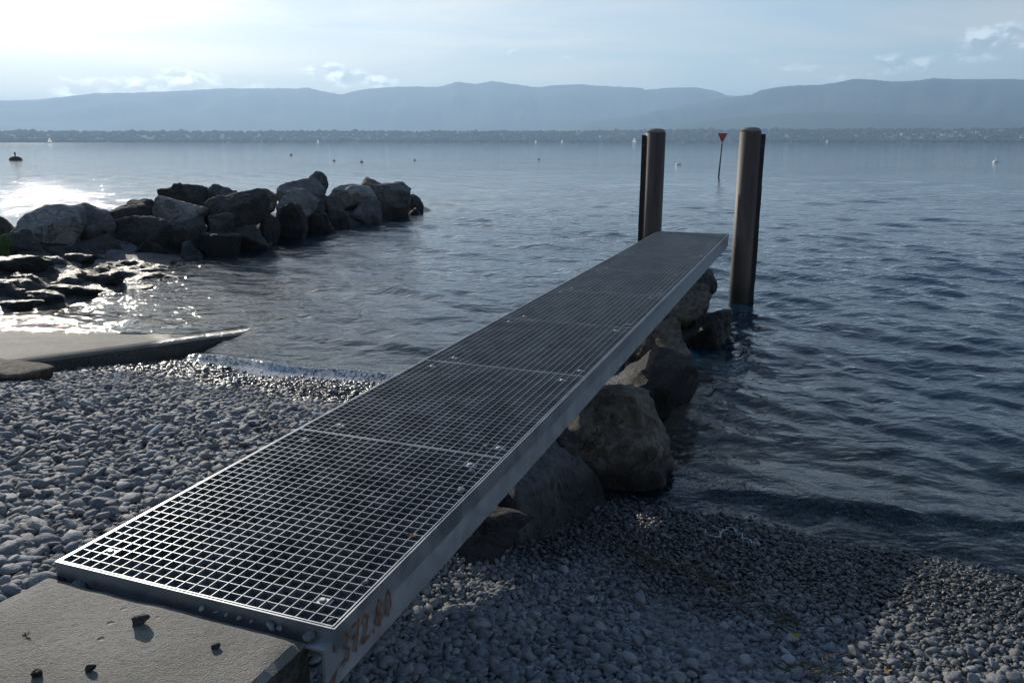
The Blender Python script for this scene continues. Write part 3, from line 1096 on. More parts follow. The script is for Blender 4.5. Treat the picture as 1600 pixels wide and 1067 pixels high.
# boulders that carry the jetty, plus one added to block sun
JB = 'boulders under the jetty'
jb = [
    # s, l, z of the centre; half extents along s, across, up; yaw
    ((3.05, -0.36, 0.16), (0.77, 0.54, 0.42), 'rock_grey', 'grey-brown hollowed boulder on the pebbles under the jetty', 9, 0.35),
    ((4.5, -0.2, 0.08), (0.8, 0.64, 0.66), 'rock_brown', 'biggest boulder under the jetty with pale top and mossy flank', 27, 0.0),
    ((6.0, -0.12, 0.1), (0.62, 0.5, 0.42), 'rock_dark', 'dark smooth sloping boulder behind the biggest jetty boulder', 33, 0.3),
    ((7.4, -0.3, 0.2), (0.55, 0.52, 0.62), 'rock_brown', 'upright square brown block under the jetty', 47, -0.1),
    ((9.3, -0.35, 0.36), (0.6, 0.42, 0.37), 'rock_brown', 'smaller brown block beyond the square one under the jetty', 51, 0.2),
    ((9.1, 0.0, 0.1), (0.65, 0.38, 0.4), 'rock_wet', 'wet grey boulder in the water at the jetty side', 63, -0.1),
    ((11.2, -0.42, 0.4), (0.5, 0.38, 0.46), 'rock_grey', 'grey boulder below the lake end of the jetty', 75, 0.1),
    ((3.6, -1.02, 0.46), (1.1, 0.32, 0.42), 'rock_grey', 'unseen grey boulder added beneath the deck to block the low sun', 87, 0.05),  # added blocker hidden under the grating, keeps sun off the hollowed boulder
    ((2.1, -0.5, 0.3), (0.32, 0.36, 0.2), 'rock_dark', 'small dark reddish stone tucked under the jetty beside the beam', 81, 0.0),
]
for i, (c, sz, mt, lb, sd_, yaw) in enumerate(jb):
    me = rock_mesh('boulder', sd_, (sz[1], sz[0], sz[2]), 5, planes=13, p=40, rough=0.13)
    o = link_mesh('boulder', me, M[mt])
    o.location = JW(*c)
    o.rotation_euler = (0, 0, -JAZ + yaw)
    tag(o, lb, 'boulder', JB)
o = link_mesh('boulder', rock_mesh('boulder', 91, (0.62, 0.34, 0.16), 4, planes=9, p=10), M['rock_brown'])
o.location = JW(3.35, -6.15, 0.42)
o.rotation_euler = (0.05, 0.03, -0.25)
tag(o, 'flat brown rock lying against the slipway edge on the pebbles', 'boulder')

def build_bank():
    S = np.arange(2.0, 14.5, 0.06)
    Lc = np.arange(-17.0, -9.7, 0.06)
    s, l = np.meshgrid(S, Lc, indexing='ij')
    rid = 1 - np.abs(2 * fnoise(s * 0.8 + l * .35, l * 1.25 - s * .3, 5, 81) - 1)
    blk = np.floor(fnoise(s * 1.0, l * 1.5, 3, 82) * 7) / 7
    z = ground_z(s, l) + 0.30 * (rid - 0.72) + 0.42 * (blk - 0.5) + 0.10 * (fnoise(s * 5, l * 5, 4, 83) - .5)
    rim = np.minimum.reduce([s - S[0], S[-1] - s, l - Lc[0], Lc[-1] - l])
    z -= 0.5 * (1 - sstep(0, 0.35, rim))
    P = JO[None, None, :] + s[..., None] * JD + l[..., None] * JL
    P[..., 2] = z
    me = mesh_np('bank', P.reshape(-1, 3), grid_faces(len(S), len(Lc)), True)
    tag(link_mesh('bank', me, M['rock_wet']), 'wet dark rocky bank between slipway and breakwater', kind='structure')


build_bank()
# wet rocks of the bank between slipway and breakwater
rnd = random.Random(77)
bank = [(20, 432, 90, 30), (110, 445, 80, 22), (180, 452, 90, 20), (60, 456, 70, 20), (150, 428, 70, 24), (10, 410, 60, 26), (95, 465, 70, 14), (30, 470, 60, 12),
        (210, 432, 60, 18), (130, 412, 60, 22), (45, 445, 40, 18)]
names = ['broad wet ledge', 'long wet ledge', 'outermost wet ledge', 'low wet hump', 'wet black hump', 'wet rock beside the grass', 'thin wet ledge', 'thin black ledge beside the slipway',
         'wet rock awash', 'wet rock below the black block', 'small round wet rock']
for i, ((px, py, w, h), nm) in enumerate(zip(bank, names)):
    p = at_z(px, py + h * .3, 0.15)
    s_, l_ = to_j(p[0], p[1])
    gz = float(ground_z(np.array(s_), np.array(l_)))
    t = np.linalg.norm(p - EYE)
    hw = w / 2 / F_PX * t
    me = rock_mesh('rock', 300 + i, (hw, hw * rnd.uniform(.5, .8), h / 2 / F_PX * t * 0.8 + .03), 4, planes=8, p=8, rough=0.16)
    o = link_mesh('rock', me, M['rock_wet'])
    o.location = (p[0], p[1], gz + 0.02)
    o.rotation_euler = (0, 0, rnd.uniform(-.6, .6))
    tag(o, nm + ' on the bank between slipway and breakwater', 'rock', 'wet rocks on the bank')


# ------------------------------------------------------------------ concrete abutment
def build_abutment():
    mb = MB()
    me = bpy.data.meshes.new('concrete_abutment')
    bm = bmesh.new()
    s_ = np.linspace(-4.0, -0.04, 90)
    l_ = np.linspace(-DECK_W - 0.01, -0.075, 40)
    S, Lg = np.meshgrid(s_, l_, indexing='ij')
    z = DECK_Z - 0.028 + 0.012 * (fnoise(S * 3, Lg * 3, 4, 61) - 0.5)
    rim = np.minimum.reduce([S - s_[0], s_[-1] - S, Lg - l_[0], l_[-1] - Lg])
    z -= 0.014 * (rim < 0.012) + 0.012 * (1 - sstep(0, 0.07, rim)) * fnoise(S * 9, Lg * 9, 3, 62)
    top = np.stack([S, Lg, z], -1)
    nr, nc = S.shape
    V = list(top.reshape(-1, 3))
    Fc = [tuple(q[::-1]) for q in grid_faces(nr, nc)]
    loop = [i * nc for i in range(nr)] + [(nr - 1) * nc + j for j in range(1, nc)] + [i * nc + nc - 1 for i in range(nr - 2, -1, -1)] + [j for j in range(nc - 2, 0, -1)]
    prev = loop
    for d in (0.15, 0.4, 0.9):
        b = len(V)
        for k in loop:
            p = V[k]
            V.append(np.array([p[0], p[1] + 0.015 * (vnoise(np.array(p[0] * 9), np.array(d * 20 + p[1] * 9)) - .5), p[2] - d]))
        cur = list(range(b, b + len(loop)))
        for k in range(len(loop)):
            n_ = (k + 1) % len(loop)
            Fc.append((prev[k], prev[n_], cur[n_], cur[k]))
        prev = cur
    V = np.array(V)
    P = JO + V[:, :1] * JD + V[:, 1:2] * JL
    P[:, 2] = V[:, 2]
    me.from_pydata([tuple(p) for p in P], [], Fc)
    bm.from_mesh(me)
    bmesh.ops.recalc_face_normals(bm, faces=bm.faces)
    bm.to_mesh(me)
    bm.free()
    tag(link_mesh('concrete_slab', me, M['concrete']), 'weathered grey concrete slab in front of the jetty', 'slab')


build_abutment()


# ------------------------------------------------------------------ jetty
def build_jetty():
    root = empty('jetty', JW(0, 0, 0), -JAZ)        # local x = to its right, y = along, z up
    tag(root, 'long narrow jetty of galvanised steel grating reaching into the lake', 'jetty')
    W, Lp, T = DECK_W, 1.5, 0.032
    zt = DECK_Z
    # one panel: frame and bars, shared by all eight
    fr = MB()
    g, ft = 0.004, 0.005
    x0, x1, y0, y1 = -W + 0.006, -0.006, g, Lp - g
    fr.box(x0, x0 + ft, y0, y1, zt - T, zt)
    fr.box(x1 - ft, x1, y0, y1, zt - T, zt)
    fr.box(x0 + ft, x1 - ft, y0, y0 + ft, zt - T, zt - .0005)
    fr.box(x0 + ft, x1 - ft, y1 - ft, y1, zt - T, zt - .0005)
    bars = MB()
    n = 24
    b2 = 0.0013
    for i in range(1, n):
        x = x0 + (x1 - x0) * i / n
        bars.box(x - b2, x + b2, y0 + ft, y1 - ft, zt - T + .002, zt - 0.001)
    cross = MB()
    m = 30
    for j in range(1, m):
        y = y0 + (y1 - y0) * j / m
        cross.box(x0 + ft, x1 - ft, y - b2, y + b2, zt - T + .004, zt - 0.0022)
    me_f = me_b = me_c = None
    for k in range(8):
        if k == 0:
            p = fr.build('grating_panel', M['steel'], root)
            b = bars.build('bearing_bars', M['steel'], p)
            c = cross.build('cross_bars', M['steel'], p)
            me_f, me_b, me_c = p.data, b.data, c.data
        else:
            p = link_mesh('grating_panel', me_f, None, root)
            p.location = (0, k * Lp, 0)
            b = link_mesh('bearing_bars', me_b, None, p)
            c = link_mesh('cross_bars', me_c, None, p)
        b['kind'] = 'stuff'
        c['kind'] = 'stuff'
        # two clips with bolts at each end of a panel
        for (cx, cy) in ((-W + .125, .125), (-.125, .125), (-W + .125, Lp - .125), (-.125, Lp - .125)):
            if k > 0 and cy < .5:
                cx += .05
            cl = MB().box(cx - .032, cx + .032, cy - .02, cy + .02, zt - .012, zt - .006).build('clip', M['steel'], p)
            MB().lathe([(.013, 0), (.013, .006), (.009, .009)], 10, (cx, cy, zt - .006)).build('bolt', M['bolt'], cl, smooth=False)
    # edge angles that hold the grating, in lengths of six metres
    for (xa, xb, nm) in ((0.0, 0.006, 'edge_angle'), (-W - 0.006, -W, 'edge_angle')):
        for (ya, yb) in ((-.006, 5.96), (5.972, DECK_LEN)):
            MB().box(xa, xb, ya, yb, zt - .085, zt - .001).build(nm, M['steel'], root)
    MB().box(-W, -0.0, -.0065, -.0005, zt - .06, zt - .001).build('end_angle', M['steel'], root)
    MB().box(-W, -0.0, DECK_LEN + .0005, DECK_LEN + .0065, zt - .20, zt - .001).build('end_plate', M['beam'], root)
    # side beams: channels with web and flanges
    for sgn, xw in ((1, -0.014), (-1, -W + 0.014)):
        mb = MB()
        xo = xw + sgn * 0.0105
        za, zb = zt - .215, zt - .048
        y_ = -.055 if sgn > 0 else .0
        mb.box(min(xw, xo), max(xw, xo), y_, DECK_LEN, za, zb)
        mb.box(min(xw, xw - sgn * .06), max(xw, xw - sgn * .06), y_, DECK_LEN, za, za + .009)
        mb.box(min(xw, xw - sgn * .06), max(xw, xw - sgn * .06), y_, DECK_LEN, zb - .009, zb)
        mb.build('side_beam', M['beam'], root)
    for k in range(9):
        y = 0.03 + k * (DECK_LEN - .06) / 8
        MB().box(-W + .03, -.03, y - .03, y + .03, zt - .12, zt - .036).build('cross_member', M['beam'], root)
    # level mark painted on the side beam
    strokes = {
        '3': [[(0, .95), (.45, 1), (.7, .8), (.35, .55), (.7, .35), (.5, .05), (0, 0)]],
        '7': [[(0, 1), (.75, 1), (.3, 0)], [(.1, .5), (.65, .55)]],
        '2': [[(0, .75), (.3, 1), (.65, .8), (.5, .45), (0, 0), (.75, .02)]],
        '8': [[(.35, .52), (.05, .75), (.35, 1), (.65, .75), (.35, .52), (0, .25), (.35, 0), (.7, .25), (.35, .52)]],
        '0': [[(.35, 1), (.02, .7), (.02, .3), (.35, 0), (.68, .3), (.68, .7), (.35, 1)]],
        '.': [[(.1, .0), (.22, .02)]],
    }
    y = .03
    xs = 0.0
    for ch in '372.80':
        mb = MB()
        for st in strokes[ch]:
            for (a, b) in zip(st[:-1], st[1:]):
                ya, za = y + a[0] * .055, zt - .155 + a[1] * .1
                yb, zb = y + b[0] * .055, zt - .155 + b[1] * .1
                d = Vector((yb - ya, zb - za))
                if d.length < 1e-5:
                    continue
                d.normalize()
                w = 0.0062
                nx, nz = -d.y * w, d.x * w
                ya, za, yb, zb = ya - d.x * .003, za - d.y * .003, yb + d.x * .003, zb + d.y * .003
                quad = [(ya + nx, za + nz), (yb + nx, zb + nz), (yb - nx, zb - nz), (ya - nx, za - nz)]
                mb.hexa([(xs + .0062, q[0], q[1]) for q in quad] + [(xs + .0072, q[0], q[1]) for q in quad])
        mb.build('painted_digit', M['paint_orange'], root)['label'] = 'faded orange painted figure'
        y += .032 if ch == '.' else .062
    tri = MB()
    q = [(-.045, zt - .175), (.012, zt - .155), (-.02, zt - .212)]
    b = len(tri.v)
    tri.v += [(-.0028, a, c) for a, c in q] + [(-.0018, a, c) for a, c in q]
    tri.f += [(0, 2, 1), (3, 4, 5), (0, 1, 4, 3), (1, 2, 5, 4), (2, 0, 3, 5)]
    tri.build('painted_arrow', M['paint_orange'], root)['label'] = 'faded orange painted triangle'
    return root


build_jetty()

# pebbles on and in the grating
rnd = random.Random(31)
peb_me = []
for k in range(14):
    peb_me.append(rock_mesh('pebble', 900 + k, (0.5, rnd.uniform(.33, .45), rnd.uniform(.15, .28)), 3, planes=7, p=rnd.uniform(4, 7), rough=0.03))
    peb_me[-1].materials.append(M['pebble'])
peb_lo = []
for k in range(14):
    me = rock_mesh('pebble_kind', 950 + k, (0.5, rnd.uniform(.33, .46), rnd.uniform(.14, .3)), 2, planes=7, p=rnd.uniform(4, 8), rough=0.03)
    me.materials.append(M['pebble'])
    peb_lo.append(me)


# ------------------------------------------------------------------ mooring piles
def build_pile(s, l, top, rail_az, label):
    root = empty('mooring_pile', JW(s, l, -2.2))
    tag(root, label, 'pile', 'piles at the end of the jetty')
    h = top + 2.2
    r = 0.172
    MB().lathe([(r, 0), (r, h - .075)], 40).build('shaft', M['pile'], root, smooth=False)
    root.children[0].data.polygons.foreach_set('use_smooth', [len(p.vertices) == 4 for p in root.children[0].data.polygons])
    MB().lathe([(r - .004, h - .0745), (r - .012, h - .045), (r - .05, h - .015), (r - .1, h - .002), (.02, h)], 40).build('cap', M['grit'], root, smooth=True)
    # rubbing rail: a dark flange with a ragged rubber face
    u = Vector((math.cos(rail_az), math.sin(rail_az), 0))
    w = Vector((-u.y, u.x, 0))
    mb = MB()
    zz = 0.3
    rr = random.Random(int(s * 100))
    while zz < h - .16:
        z2 = min(zz + rr.uniform(.25, .5), h - .11)
        e = rr.uniform(.058, .07)
        c0, c1 = u * (r - .01), u * (r + e)
        pts = []
        for zc in (zz, z2 - .002):
            for p, q in ((c0, -.045), (c1, -.045), (c1, .045), (c0, .045)):
                v = p + w * q
                pts.append((v.x, v.y, zc))
        mb.hexa(pts)
        zz = z2
    mb.build('rubbing_rail', M['rubber'], root)


build_pile(12.3, -1.36, 2.87, math.pi - .15, 'brown steel mooring pile at the jetty end with dark rail, between slipway side and deck')
build_pile(12.12, 0.235, 2.88, -.1, 'brown steel mooring pile standing clear in the water by the jetty corner')


# ------------------------------------------------------------------ loose pebbles
def pebble_fields():
    rnd = np.random.RandomState(3)

    def layer(s0, s1, l0, l1, size, jitter, cov, seed):
        """size(s, l) = mean length; points on a jittered grid"""
        base = size / cov
        S = np.arange(s0, s1, base)
        Lc = np.arange(l0, l1, base)
        s, l = np.meshgrid(S, Lc, indexing='ij')
        s = (s + rnd.uniform(-.6, .6, s.shape) * base).ravel()
        l = (l + rnd.uniform(-.6, .6, l.shape) * base).ravel()
        return s, l

    out = []
    # (area), mean length, coverage
    for (s0, s1, l0, l1, size, cov, lift) in (
            (-1.2, 3.2, -6.15, -1.0, 0.056, 1.55, 0.0), (-1.2, 3.2, -6.15, -1.0, 0.06, 1.15, 0.018),
            (3.2, 6.6, -6.15, -1.0, 0.047, 1.5, 0.0), (3.2, 6.3, -6.15, -1.0, 0.05, 1.15, 0.014),
            (-1.4, 1.6, -1.1, 4.6, 0.036, 1.5, 0.0), (-1.4, 1.4, -1.1, 4.6, 0.04, 1.2, 0.012),
            (1.6, 4.9, -1.1, 4.6, 0.029, 1.4, 0.0), (1.4, 4.6, -1.1, 4.6, 0.034, 1.0, 0.01)):
        s, l = layer(s0, s1, l0, l1, size, .6, cov, 1)
        L_ = size * np.exp(rnd.normal(0, 0.32, len(s)))
        L_ = np.clip(L_, size * .45, size * 2.3)
        out.append(np.stack([s, l, L_, np.full_like(s, lift)], 1))
    A = np.concatenate(out)
    s, l = A[:, 0], A[:, 1]
    ok = ~((l > -DECK_W - 0.02) & (l < -0.06) & (s < -0.06))       # under the slab
    ok &= ~((l < SLIP_R + 0.05))
    P = JO + s[:, None] * JD + l[:, None] * JL
    az = np.degrees(np.arctan2(P[:, 0], P[:, 1] + 0.6))
    ok &= (P[:, 1] > 0.4) & (np.abs(az) < 47)
    A, P = A[ok], P[ok]
    s, l, L_ = A[:, 0], A[:, 1], A[:, 2]
    # patches of finer and coarser shingle
    L_ = L_ * (0.75 + 0.5 * fnoise(s * .9, l * .9, 3, 71))
    z = ground_z(s, l) + A[:, 3] * (0.6 + 0.8 * rnd.rand(len(s))) + 0.12 * L_ + 0.05 * (fnoise(s * 1.3, l * 1.3, 2, 72) - .5)
    P[:, 2] = z
    n = len(s)
    rot = np.stack([rnd.normal(0, .33, n), rnd.normal(0, .33, n), rnd.uniform(0, 6.283, n)], 1)
    steep = rnd.rand(n) > .93
    rot[steep, 0] += rnd.uniform(-.9, .9, steep.sum())
    scl = np.stack([L_, L_ * rnd.uniform(.85, 1.1, n), L_ * rnd.uniform(.75, 1.3, n)], 1)
    idx = rnd.randint(0, len(peb_lo), n)
    return P, rot, scl, idx


PEB = pebble_fields()


def build_shingle():
    P, rot, scl, idx = PEB
    me = bpy.data.meshes.new('shingle')
    n = len(P)
    me.vertices.add(n)
    me.vertices.foreach_set('co', P.astype(np.float32).ravel())
    for nm, ty, arr, key in (('rot', 'FLOAT_VECTOR', rot, 'vector'), ('scl', 'FLOAT_VECTOR', scl, 'vector'), ('idx', 'INT', idx, 'value')):
        a = me.attributes.new(nm, ty, 'POINT')
        a.data.foreach_set(key, (arr.astype(np.float32) if ty != 'INT' else arr.astype(np.int32)).ravel())
    kinds = bpy.data.collections.new('pebble_kinds')
    for k, m_ in enumerate(peb_lo):
        o = bpy.data.objects.new('pebble_kind_%02d' % k, m_)
        kinds.objects.link(o)
    ng = bpy.data.node_groups.new('shingle', 'GeometryNodeTree')
    ng.interface.new_socket('Geometry', in_out='INPUT', socket_type='NodeSocketGeometry')
    ng.interface.new_socket('Geometry', in_out='OUTPUT', socket_type='NodeSocketGeometry')
    N = ng.nodes
    gi, go = N.new('NodeGroupInput'), N.new('NodeGroupOutput')
    ci = N.new('GeometryNodeCollectionInfo')
    ci.inputs['Collection'].default_value = kinds
    ci.inputs['Separate Children'].default_value = True
    ci.inputs['Reset Children'].default_value = True
    iop = N.new('GeometryNodeInstanceOnPoints')
    iop.inputs['Pick Instance'].default_value = True

    def attr(nm, ty):
        a = N.new('GeometryNodeInputNamedAttribute')
        a.data_type = ty
        a.inputs[0].default_value = nm
        return a.outputs[0]
    ln = ng.links.new
    ln(gi.outputs[0], iop.inputs['Points'])
    ln(ci.outputs[0], iop.inputs['Instance'])
    ln(attr('idx', 'INT'), iop.inputs['Instance Index'])
    e2r = N.new('FunctionNodeEulerToRotation')
    ln(attr('rot', 'FLOAT_VECTOR'), e2r.inputs[0])
    ln(e2r.outputs[0], iop.inputs['Rotation'])
    ln(attr('scl', 'FLOAT_VECTOR'), iop.inputs['Scale'])
    ln(iop.outputs[0], go.inputs[0])
    o = link_mesh('shingle', me, M['pebble'])
    md = o.modifiers.new('shingle', 'NODES')
    md.node_group = ng
    tag(o, 'countless grey pebbles of the shingle beach', 'shingle', kind='stuff')
    print('SHINGLE', n)


build_shingle()


def lone_pebble(s, l, length, label, group, z=None, tilt=None, seed=None):
    rr = random.Random(seed)
    o = bpy.data.objects.new('pebble', rr.choice(peb_me))
    COL.objects.link(o)
    zz = float(ground_z(np.array(s), np.array(l))) + 0.03 + 0.2 * length if z is None else z
    o.location = JW(s, l, zz)
    o.scale = (length, length * rr.uniform(.85, 1.1), length * rr.uniform(.8, 1.2))
    o.rotation_euler = (rr.gauss(0, .25), rr.gauss(0, .25), rr.uniform(0, 6.28)) if tilt is None else tilt
    return tag(o, label, 'pebble', group)


def hero_pebbles():
    rr = random.Random(8)
    n = 0
    put = []
    while n < 150:                         # beach between slipway and jetty, its part nearest the slab
        s, l = rr.uniform(-0.3, 3.4), rr.uniform(-4.6, -1.3)
        p = JW(s, l, 0)
        px = 800 + F_PX * p.x / (p.y * math.cos(PITCH) + 1.8 * math.sin(PITCH))
        if px < 0 or any((s - a) ** 2 + (l - b) ** 2 < .012 for a, b in put):
            continue
        put.append((s, l))
        lone_pebble(s, l, rr.uniform(.065, .1), 'large smooth grey pebble on top of the shingle between slipway and jetty', 'large pebbles between slipway and jetty', seed=n)
        n += 1
    while n < 290:                         # the other side of the jetty
        s, l = rr.uniform(-0.75, 2.2), rr.uniform(0.12, 2.9)
        p = JW(s, l, 0.5)
        if p.y < 1.6 or any((s - a) ** 2 + (l - b) ** 2 < .008 for a, b in put):
            continue
        put.append((s, l))
        lone_pebble(s, l, rr.uniform(.05, .075), 'large smooth pebble on the shaded shingle below the side beam of the jetty', 'large pebbles below the side beam', seed=n)
        n += 1


hero_pebbles()
ZS = DECK_Z - 0.028
# stones, leaf on the slab
p = at_z(220, 976, ZS)
o = link_mesh('stone', rock_mesh('stone', 777, (.032, .02, .022), 3, planes=6, p=12, rough=.1), M['rock_grey'])
o.location = (p[0], p[1], ZS + .02)
o.rotation_euler = (0, -.45, .3)
tag(o, 'largest dark stone lying on the concrete slab casting a round shadow', 'stone')
for (px, py, r_, lb) in ((338, 1012, .013, 'small pointed dark stone on the slab near the largest one'), (142, 1048, .017, 'dark square stone on the slab by its edge cracks'),
                         (59, 1056, .016, 'small dark stone on the slab farthest from the jetty')):
    p = at_z(px, py, ZS)
    o = link_mesh('stone', rock_mesh('stone', int(px), (r_, r_ * .8, r_ * .75), 3, planes=6, p=14, rough=.08), M['rock_dark'])
    o.location = (p[0], p[1], ZS + r_ * .6)
    tag(o, lb, 'stone', 'stones on the slab')
# pebbles caught in the joint between slab and grating, and on the grating
for i, (px, py, ln_) in enumerate(((323, 943, .03), (431, 968, .05), (443, 973, .03), (488, 985, .06), (345, 948, .022), (360, 953, .022), (380, 958, .026), (400, 962, .02))):
    p = at_z(px, py, ZS)
    s, l = to_j(p[0], p[1])
    lone_pebble(-.024, l, ln_ * .8, 'grey pebble caught in the joint between slab and grating', 'pebbles in the joint', z=ZS - .004, seed=400 + i)
for i, (px, py, ln_) in enumerate(((720, 769, .042), (758, 699, .035), (518, 972, .03), (571, 913, .03), (738, 738, .03), (977, 510, .05), (983, 515, .04))):
    p = at_z(px, py, DECK_Z - .01)
    s, l = to_j(p[0], p[1])
    lone_pebble(s, l, ln_, 'pale pebble resting in the mesh of the grating', 'pebbles on the grating', z=DECK_Z - .002, seed=500 + i)


# ------------------------------------------------------------------ feathers, leaves, weed, rope
def leaf_mesh(name, seed, size):
    rr = random.Random(seed)
    V, Fc = [], []
    for k in range(5):                       # a lobed dry leaf, curled
        a = -1.3 + k * .65
        b = len(V)
        ln_ = size * (1 - .13 * abs(k - 2)) * rr.uniform(.8, 1.1)
        for t in (0, .45, .75, 1.0):
            w = size * (.05, .2, .14, .01)[(0, .45, .75, 1.0).index(t)]
            cx, cy = math.sin(a) * ln_ * t, math.cos(a) * ln_ * t
            cz = size * .35 * t * t * rr.uniform(.4, 1.3)
            V += [(cx - math.cos(a) * w, cy + math.sin(a) * w, cz), (cx + math.cos(a) * w, cy - math.sin(a) * w, cz + size * .05)]
        for j in range(3):
            q = b + j * 2
            Fc.append((q, q + 1, q + 3, q + 2))
    me = bpy.data.meshes.new(name)
    me.from_pydata(V, [], Fc)
    return me


def ground_at(px, py, guess=0.5):
    z = guess
    for _ in range(12):
        p = at_z(px, py, z)
        s, l = to_j(p[0], p[1])
        z = 0.5 * z + 0.5 * (float(ground_z(np.array(s), np.array(l))) + .05)
    return Vector((p[0], p[1], z))


leaves = [(318, 697, 'brown'), (410, 778, 'brown'), (415, 652, 'brown'), (353, 701, 'brown'), (500, 640, 'brown'), (268, 575 + 20, 'yellow'), (330, 600, 'yellow'), (382, 606, 'yellow'), (415, 640, 'yellow'),
          (1255, 1045, 'brown'), (1110, 878, 'brown'), (1300, 1030, 'brown'), (1386, 1052, 'yellow'), (1245, 1000, 'yellow'), (250, 825, 'brown'), (120, 778 - 60, 'brown')]
for i, (px, py, c) in enumerate(leaves):
    o = link_mesh('leaf', leaf_mesh('leaf', i, .032), M['leaf_' + c])
    o.location = ground_at(px, py) + Vector((0, 0, .02))
    o.rotation_euler = (rnd.uniform(-.3, .3), rnd.uniform(-.3, .3), rnd.uniform(0, 6))
    side = 'between slipway and jetty' if px < 700 else 'below the side beam'
    tag(o, 'dry %s leaf on the shingle %s' % (c, side), 'leaf', '%s leaves %s' % (c, side))
p = at_z(41, 996, ZS)
o = link_mesh('leaf', leaf_mesh('leaf', 99, .02), M['leaf_brown'])
o.location = (p[0], p[1], ZS + .004)
tag(o, 'small curled reddish leaf on the concrete slab', 'leaf')
p = at_z(643, 839, DECK_Z)
o = link_mesh('leaf', leaf_mesh('leaf', 98, .03), M['leaf_brown'])
o.location = (p[0], p[1], DECK_Z + .002)
tag(o, 'dry brown leaf caught on the steel grating', 'leaf')


def feather(px, py, rz, tilt, label):
    t = empty('feather', ground_at(px, py) + Vector((0, 0, .05)), rz)
    t.rotation_euler = (tilt, .2, rz)
    MB().tube([(0, -.06, 0), (0, .02, .004), (0, .09, .012)], [.0018, .0014, .0006], 5).build('quill', M['feather'], t)
    V, Fc = [], []
    for i in range(13):
        y = -.02 + i * .0095
        w = .017 * math.sin(math.pi * (i + .7) / 13.6) ** .6
        zc = .004 + .00006 * i * i
        V += [(-w, y + .008, zc - .003), (0, y, zc), (w, y + .008, zc - .002)]
        if i:
            b = (i - 1) * 3
            Fc += [(b, b + 1, b + 4, b + 3), (b + 1, b + 2, b + 5, b + 4)]
    me = bpy.data.meshes.new('vane')
    me.from_pydata(V, [], Fc)
    link_mesh('vane', me, M['feather'], t)
    tag(t, label, 'feather')


feather(235, 688, -.6, .4, 'white feather lying slanted on the grey shingle midway')
feather(181, 605, .2, .9, 'white feather standing up on the shingle close to the slipway')

# bleached cord on the shingle
mb = MB()
pts = []
for i in range(30):
    u = i / 29
    q = ground_at(1095 + 92 * u, 836 + 14 * u + 9 * math.sin(u * 9))
    pts.append(q + Vector((.02 * math.sin(i * 1.7), .03 * math.sin(i * 2.3), .045 + .006 * math.sin(i * 3))))
mb.tube(pts, .0045, 5)
tag(mb.build('cord', M['rope'], smooth=True), 'bleached white cord tangled on the dark wet shingle', 'cord')


def weed_line():
    """drift line of lake weed"""
    rr = random.Random(15)
    mb = MB()
    segs = [((930, 850), (1090, 905), 70), ((1090, 905), (1250, 985), 80), ((455, 600), (500, 606), 26), ((360, 597), (430, 612), 14), ((1220, 1050), (1330, 1055), 24), ((1300, 1040), (1500, 1055), 20)]
    for (a, b, n) in segs:
        for k in range(n):
            u = rr.random()
            q = ground_at(a[0] + (b[0] - a[0]) * u + rr.gauss(0, 7), a[1] + (b[1] - a[1]) * u + rr.gauss(0, 5)) + Vector((0, 0, .015))
            d = rr.uniform(0, 6.28)
            ln_ = rr.uniform(.03, .09)
            pts = [q + Vector((math.cos(d) * ln_ * w + rr.gauss(0, .012), math.sin(d) * ln_ * w + rr.gauss(0, .012), .015 * math.sin(w * 3) + rr.uniform(0, .015))) for w in (0, .3, .6, 1)]
            mb.tube(pts, [.002, .0032, .003, .001], 4)
    tag(mb.build('weed', M['weed']), 'drift line of brown lake weed on the shingle', 'weed', kind='stuff')


weed_line()


def grass_tuft(px, py, z, label, seed):
    rr = random.Random(seed)
    p = at_z(px, py, z)
    V, Fc = [], []
    for k in range(60):
        a, r0 = rr.uniform(0, 6.28), rr.uniform(0, .16)
        bx, by = r0 * math.cos(a), r0 * math.sin(a)
        h, lean, w = rr.uniform(.15, .34), rr.uniform(.02, .18), .007
        d = rr.uniform(0, 6.28)
        for q, ww in ((0, w), (.5, w * .8), (1, w * .1)):
            x, y = bx + math.cos(d) * lean * q * q, by + math.sin(d) * lean * q * q
            V += [(x - ww * math.sin(d), y + ww * math.cos(d), h * q), (x + ww * math.sin(d), y - ww * math.cos(d), h * q)]
        b = len(V) - 6
        Fc += [(b, b + 1, b + 3, b + 2), (b + 2, b + 3, b + 5, b + 4)]
    me = bpy.data.meshes.new('grass_tuft')
    me.from_pydata(V, [], Fc)
    o = link_mesh('grass_tuft', me, M['grass'])
    o.location = p
    tag(o, label, 'grass')


grass_tuft(8, 384, .62, 'bright grass tuft beside the pale slab boulder', 1)
grass_tuft(2, 402, .42, 'low grass tuft on the bank by the wet rocks', 2)


# ------------------------------------------------------------------ things on the lake
def nav_mark():
    p = at_z(1122, 277, 0)
    t = empty('channel_marker', (p[0], p[1], -1.0))
    tag(t, 'thin pole in the lake with a red downward triangle on top', 'marker')
    D = np.linalg.norm(p - EYE)
    h = 3.35
    MB().tube([(0, 0, 0), (.13, 0, h + .2)], .06, 10).build('pole', M['dark_steel'], t, smooth=True)
    tri = MB()
    w, y0, y1 = .38, -.02, .02
    cx, zb, zt = .125, h + .2, h + .95
    tri.v += [(cx - w, y0 - .05, zt), (cx + w, y0 - .05, zt), (cx, y0 - .05, zb), (cx - w, y1 - .05, zt), (cx + w, y1 - .05, zt), (cx, y1 - .05, zb)]
    tri.f += [(0, 2, 1), (3, 4, 5), (0, 1, 4, 3), (1, 2, 5, 4), (2, 0, 3, 5)]
    tri.build('triangle', M['red'], t)


nav_mark()


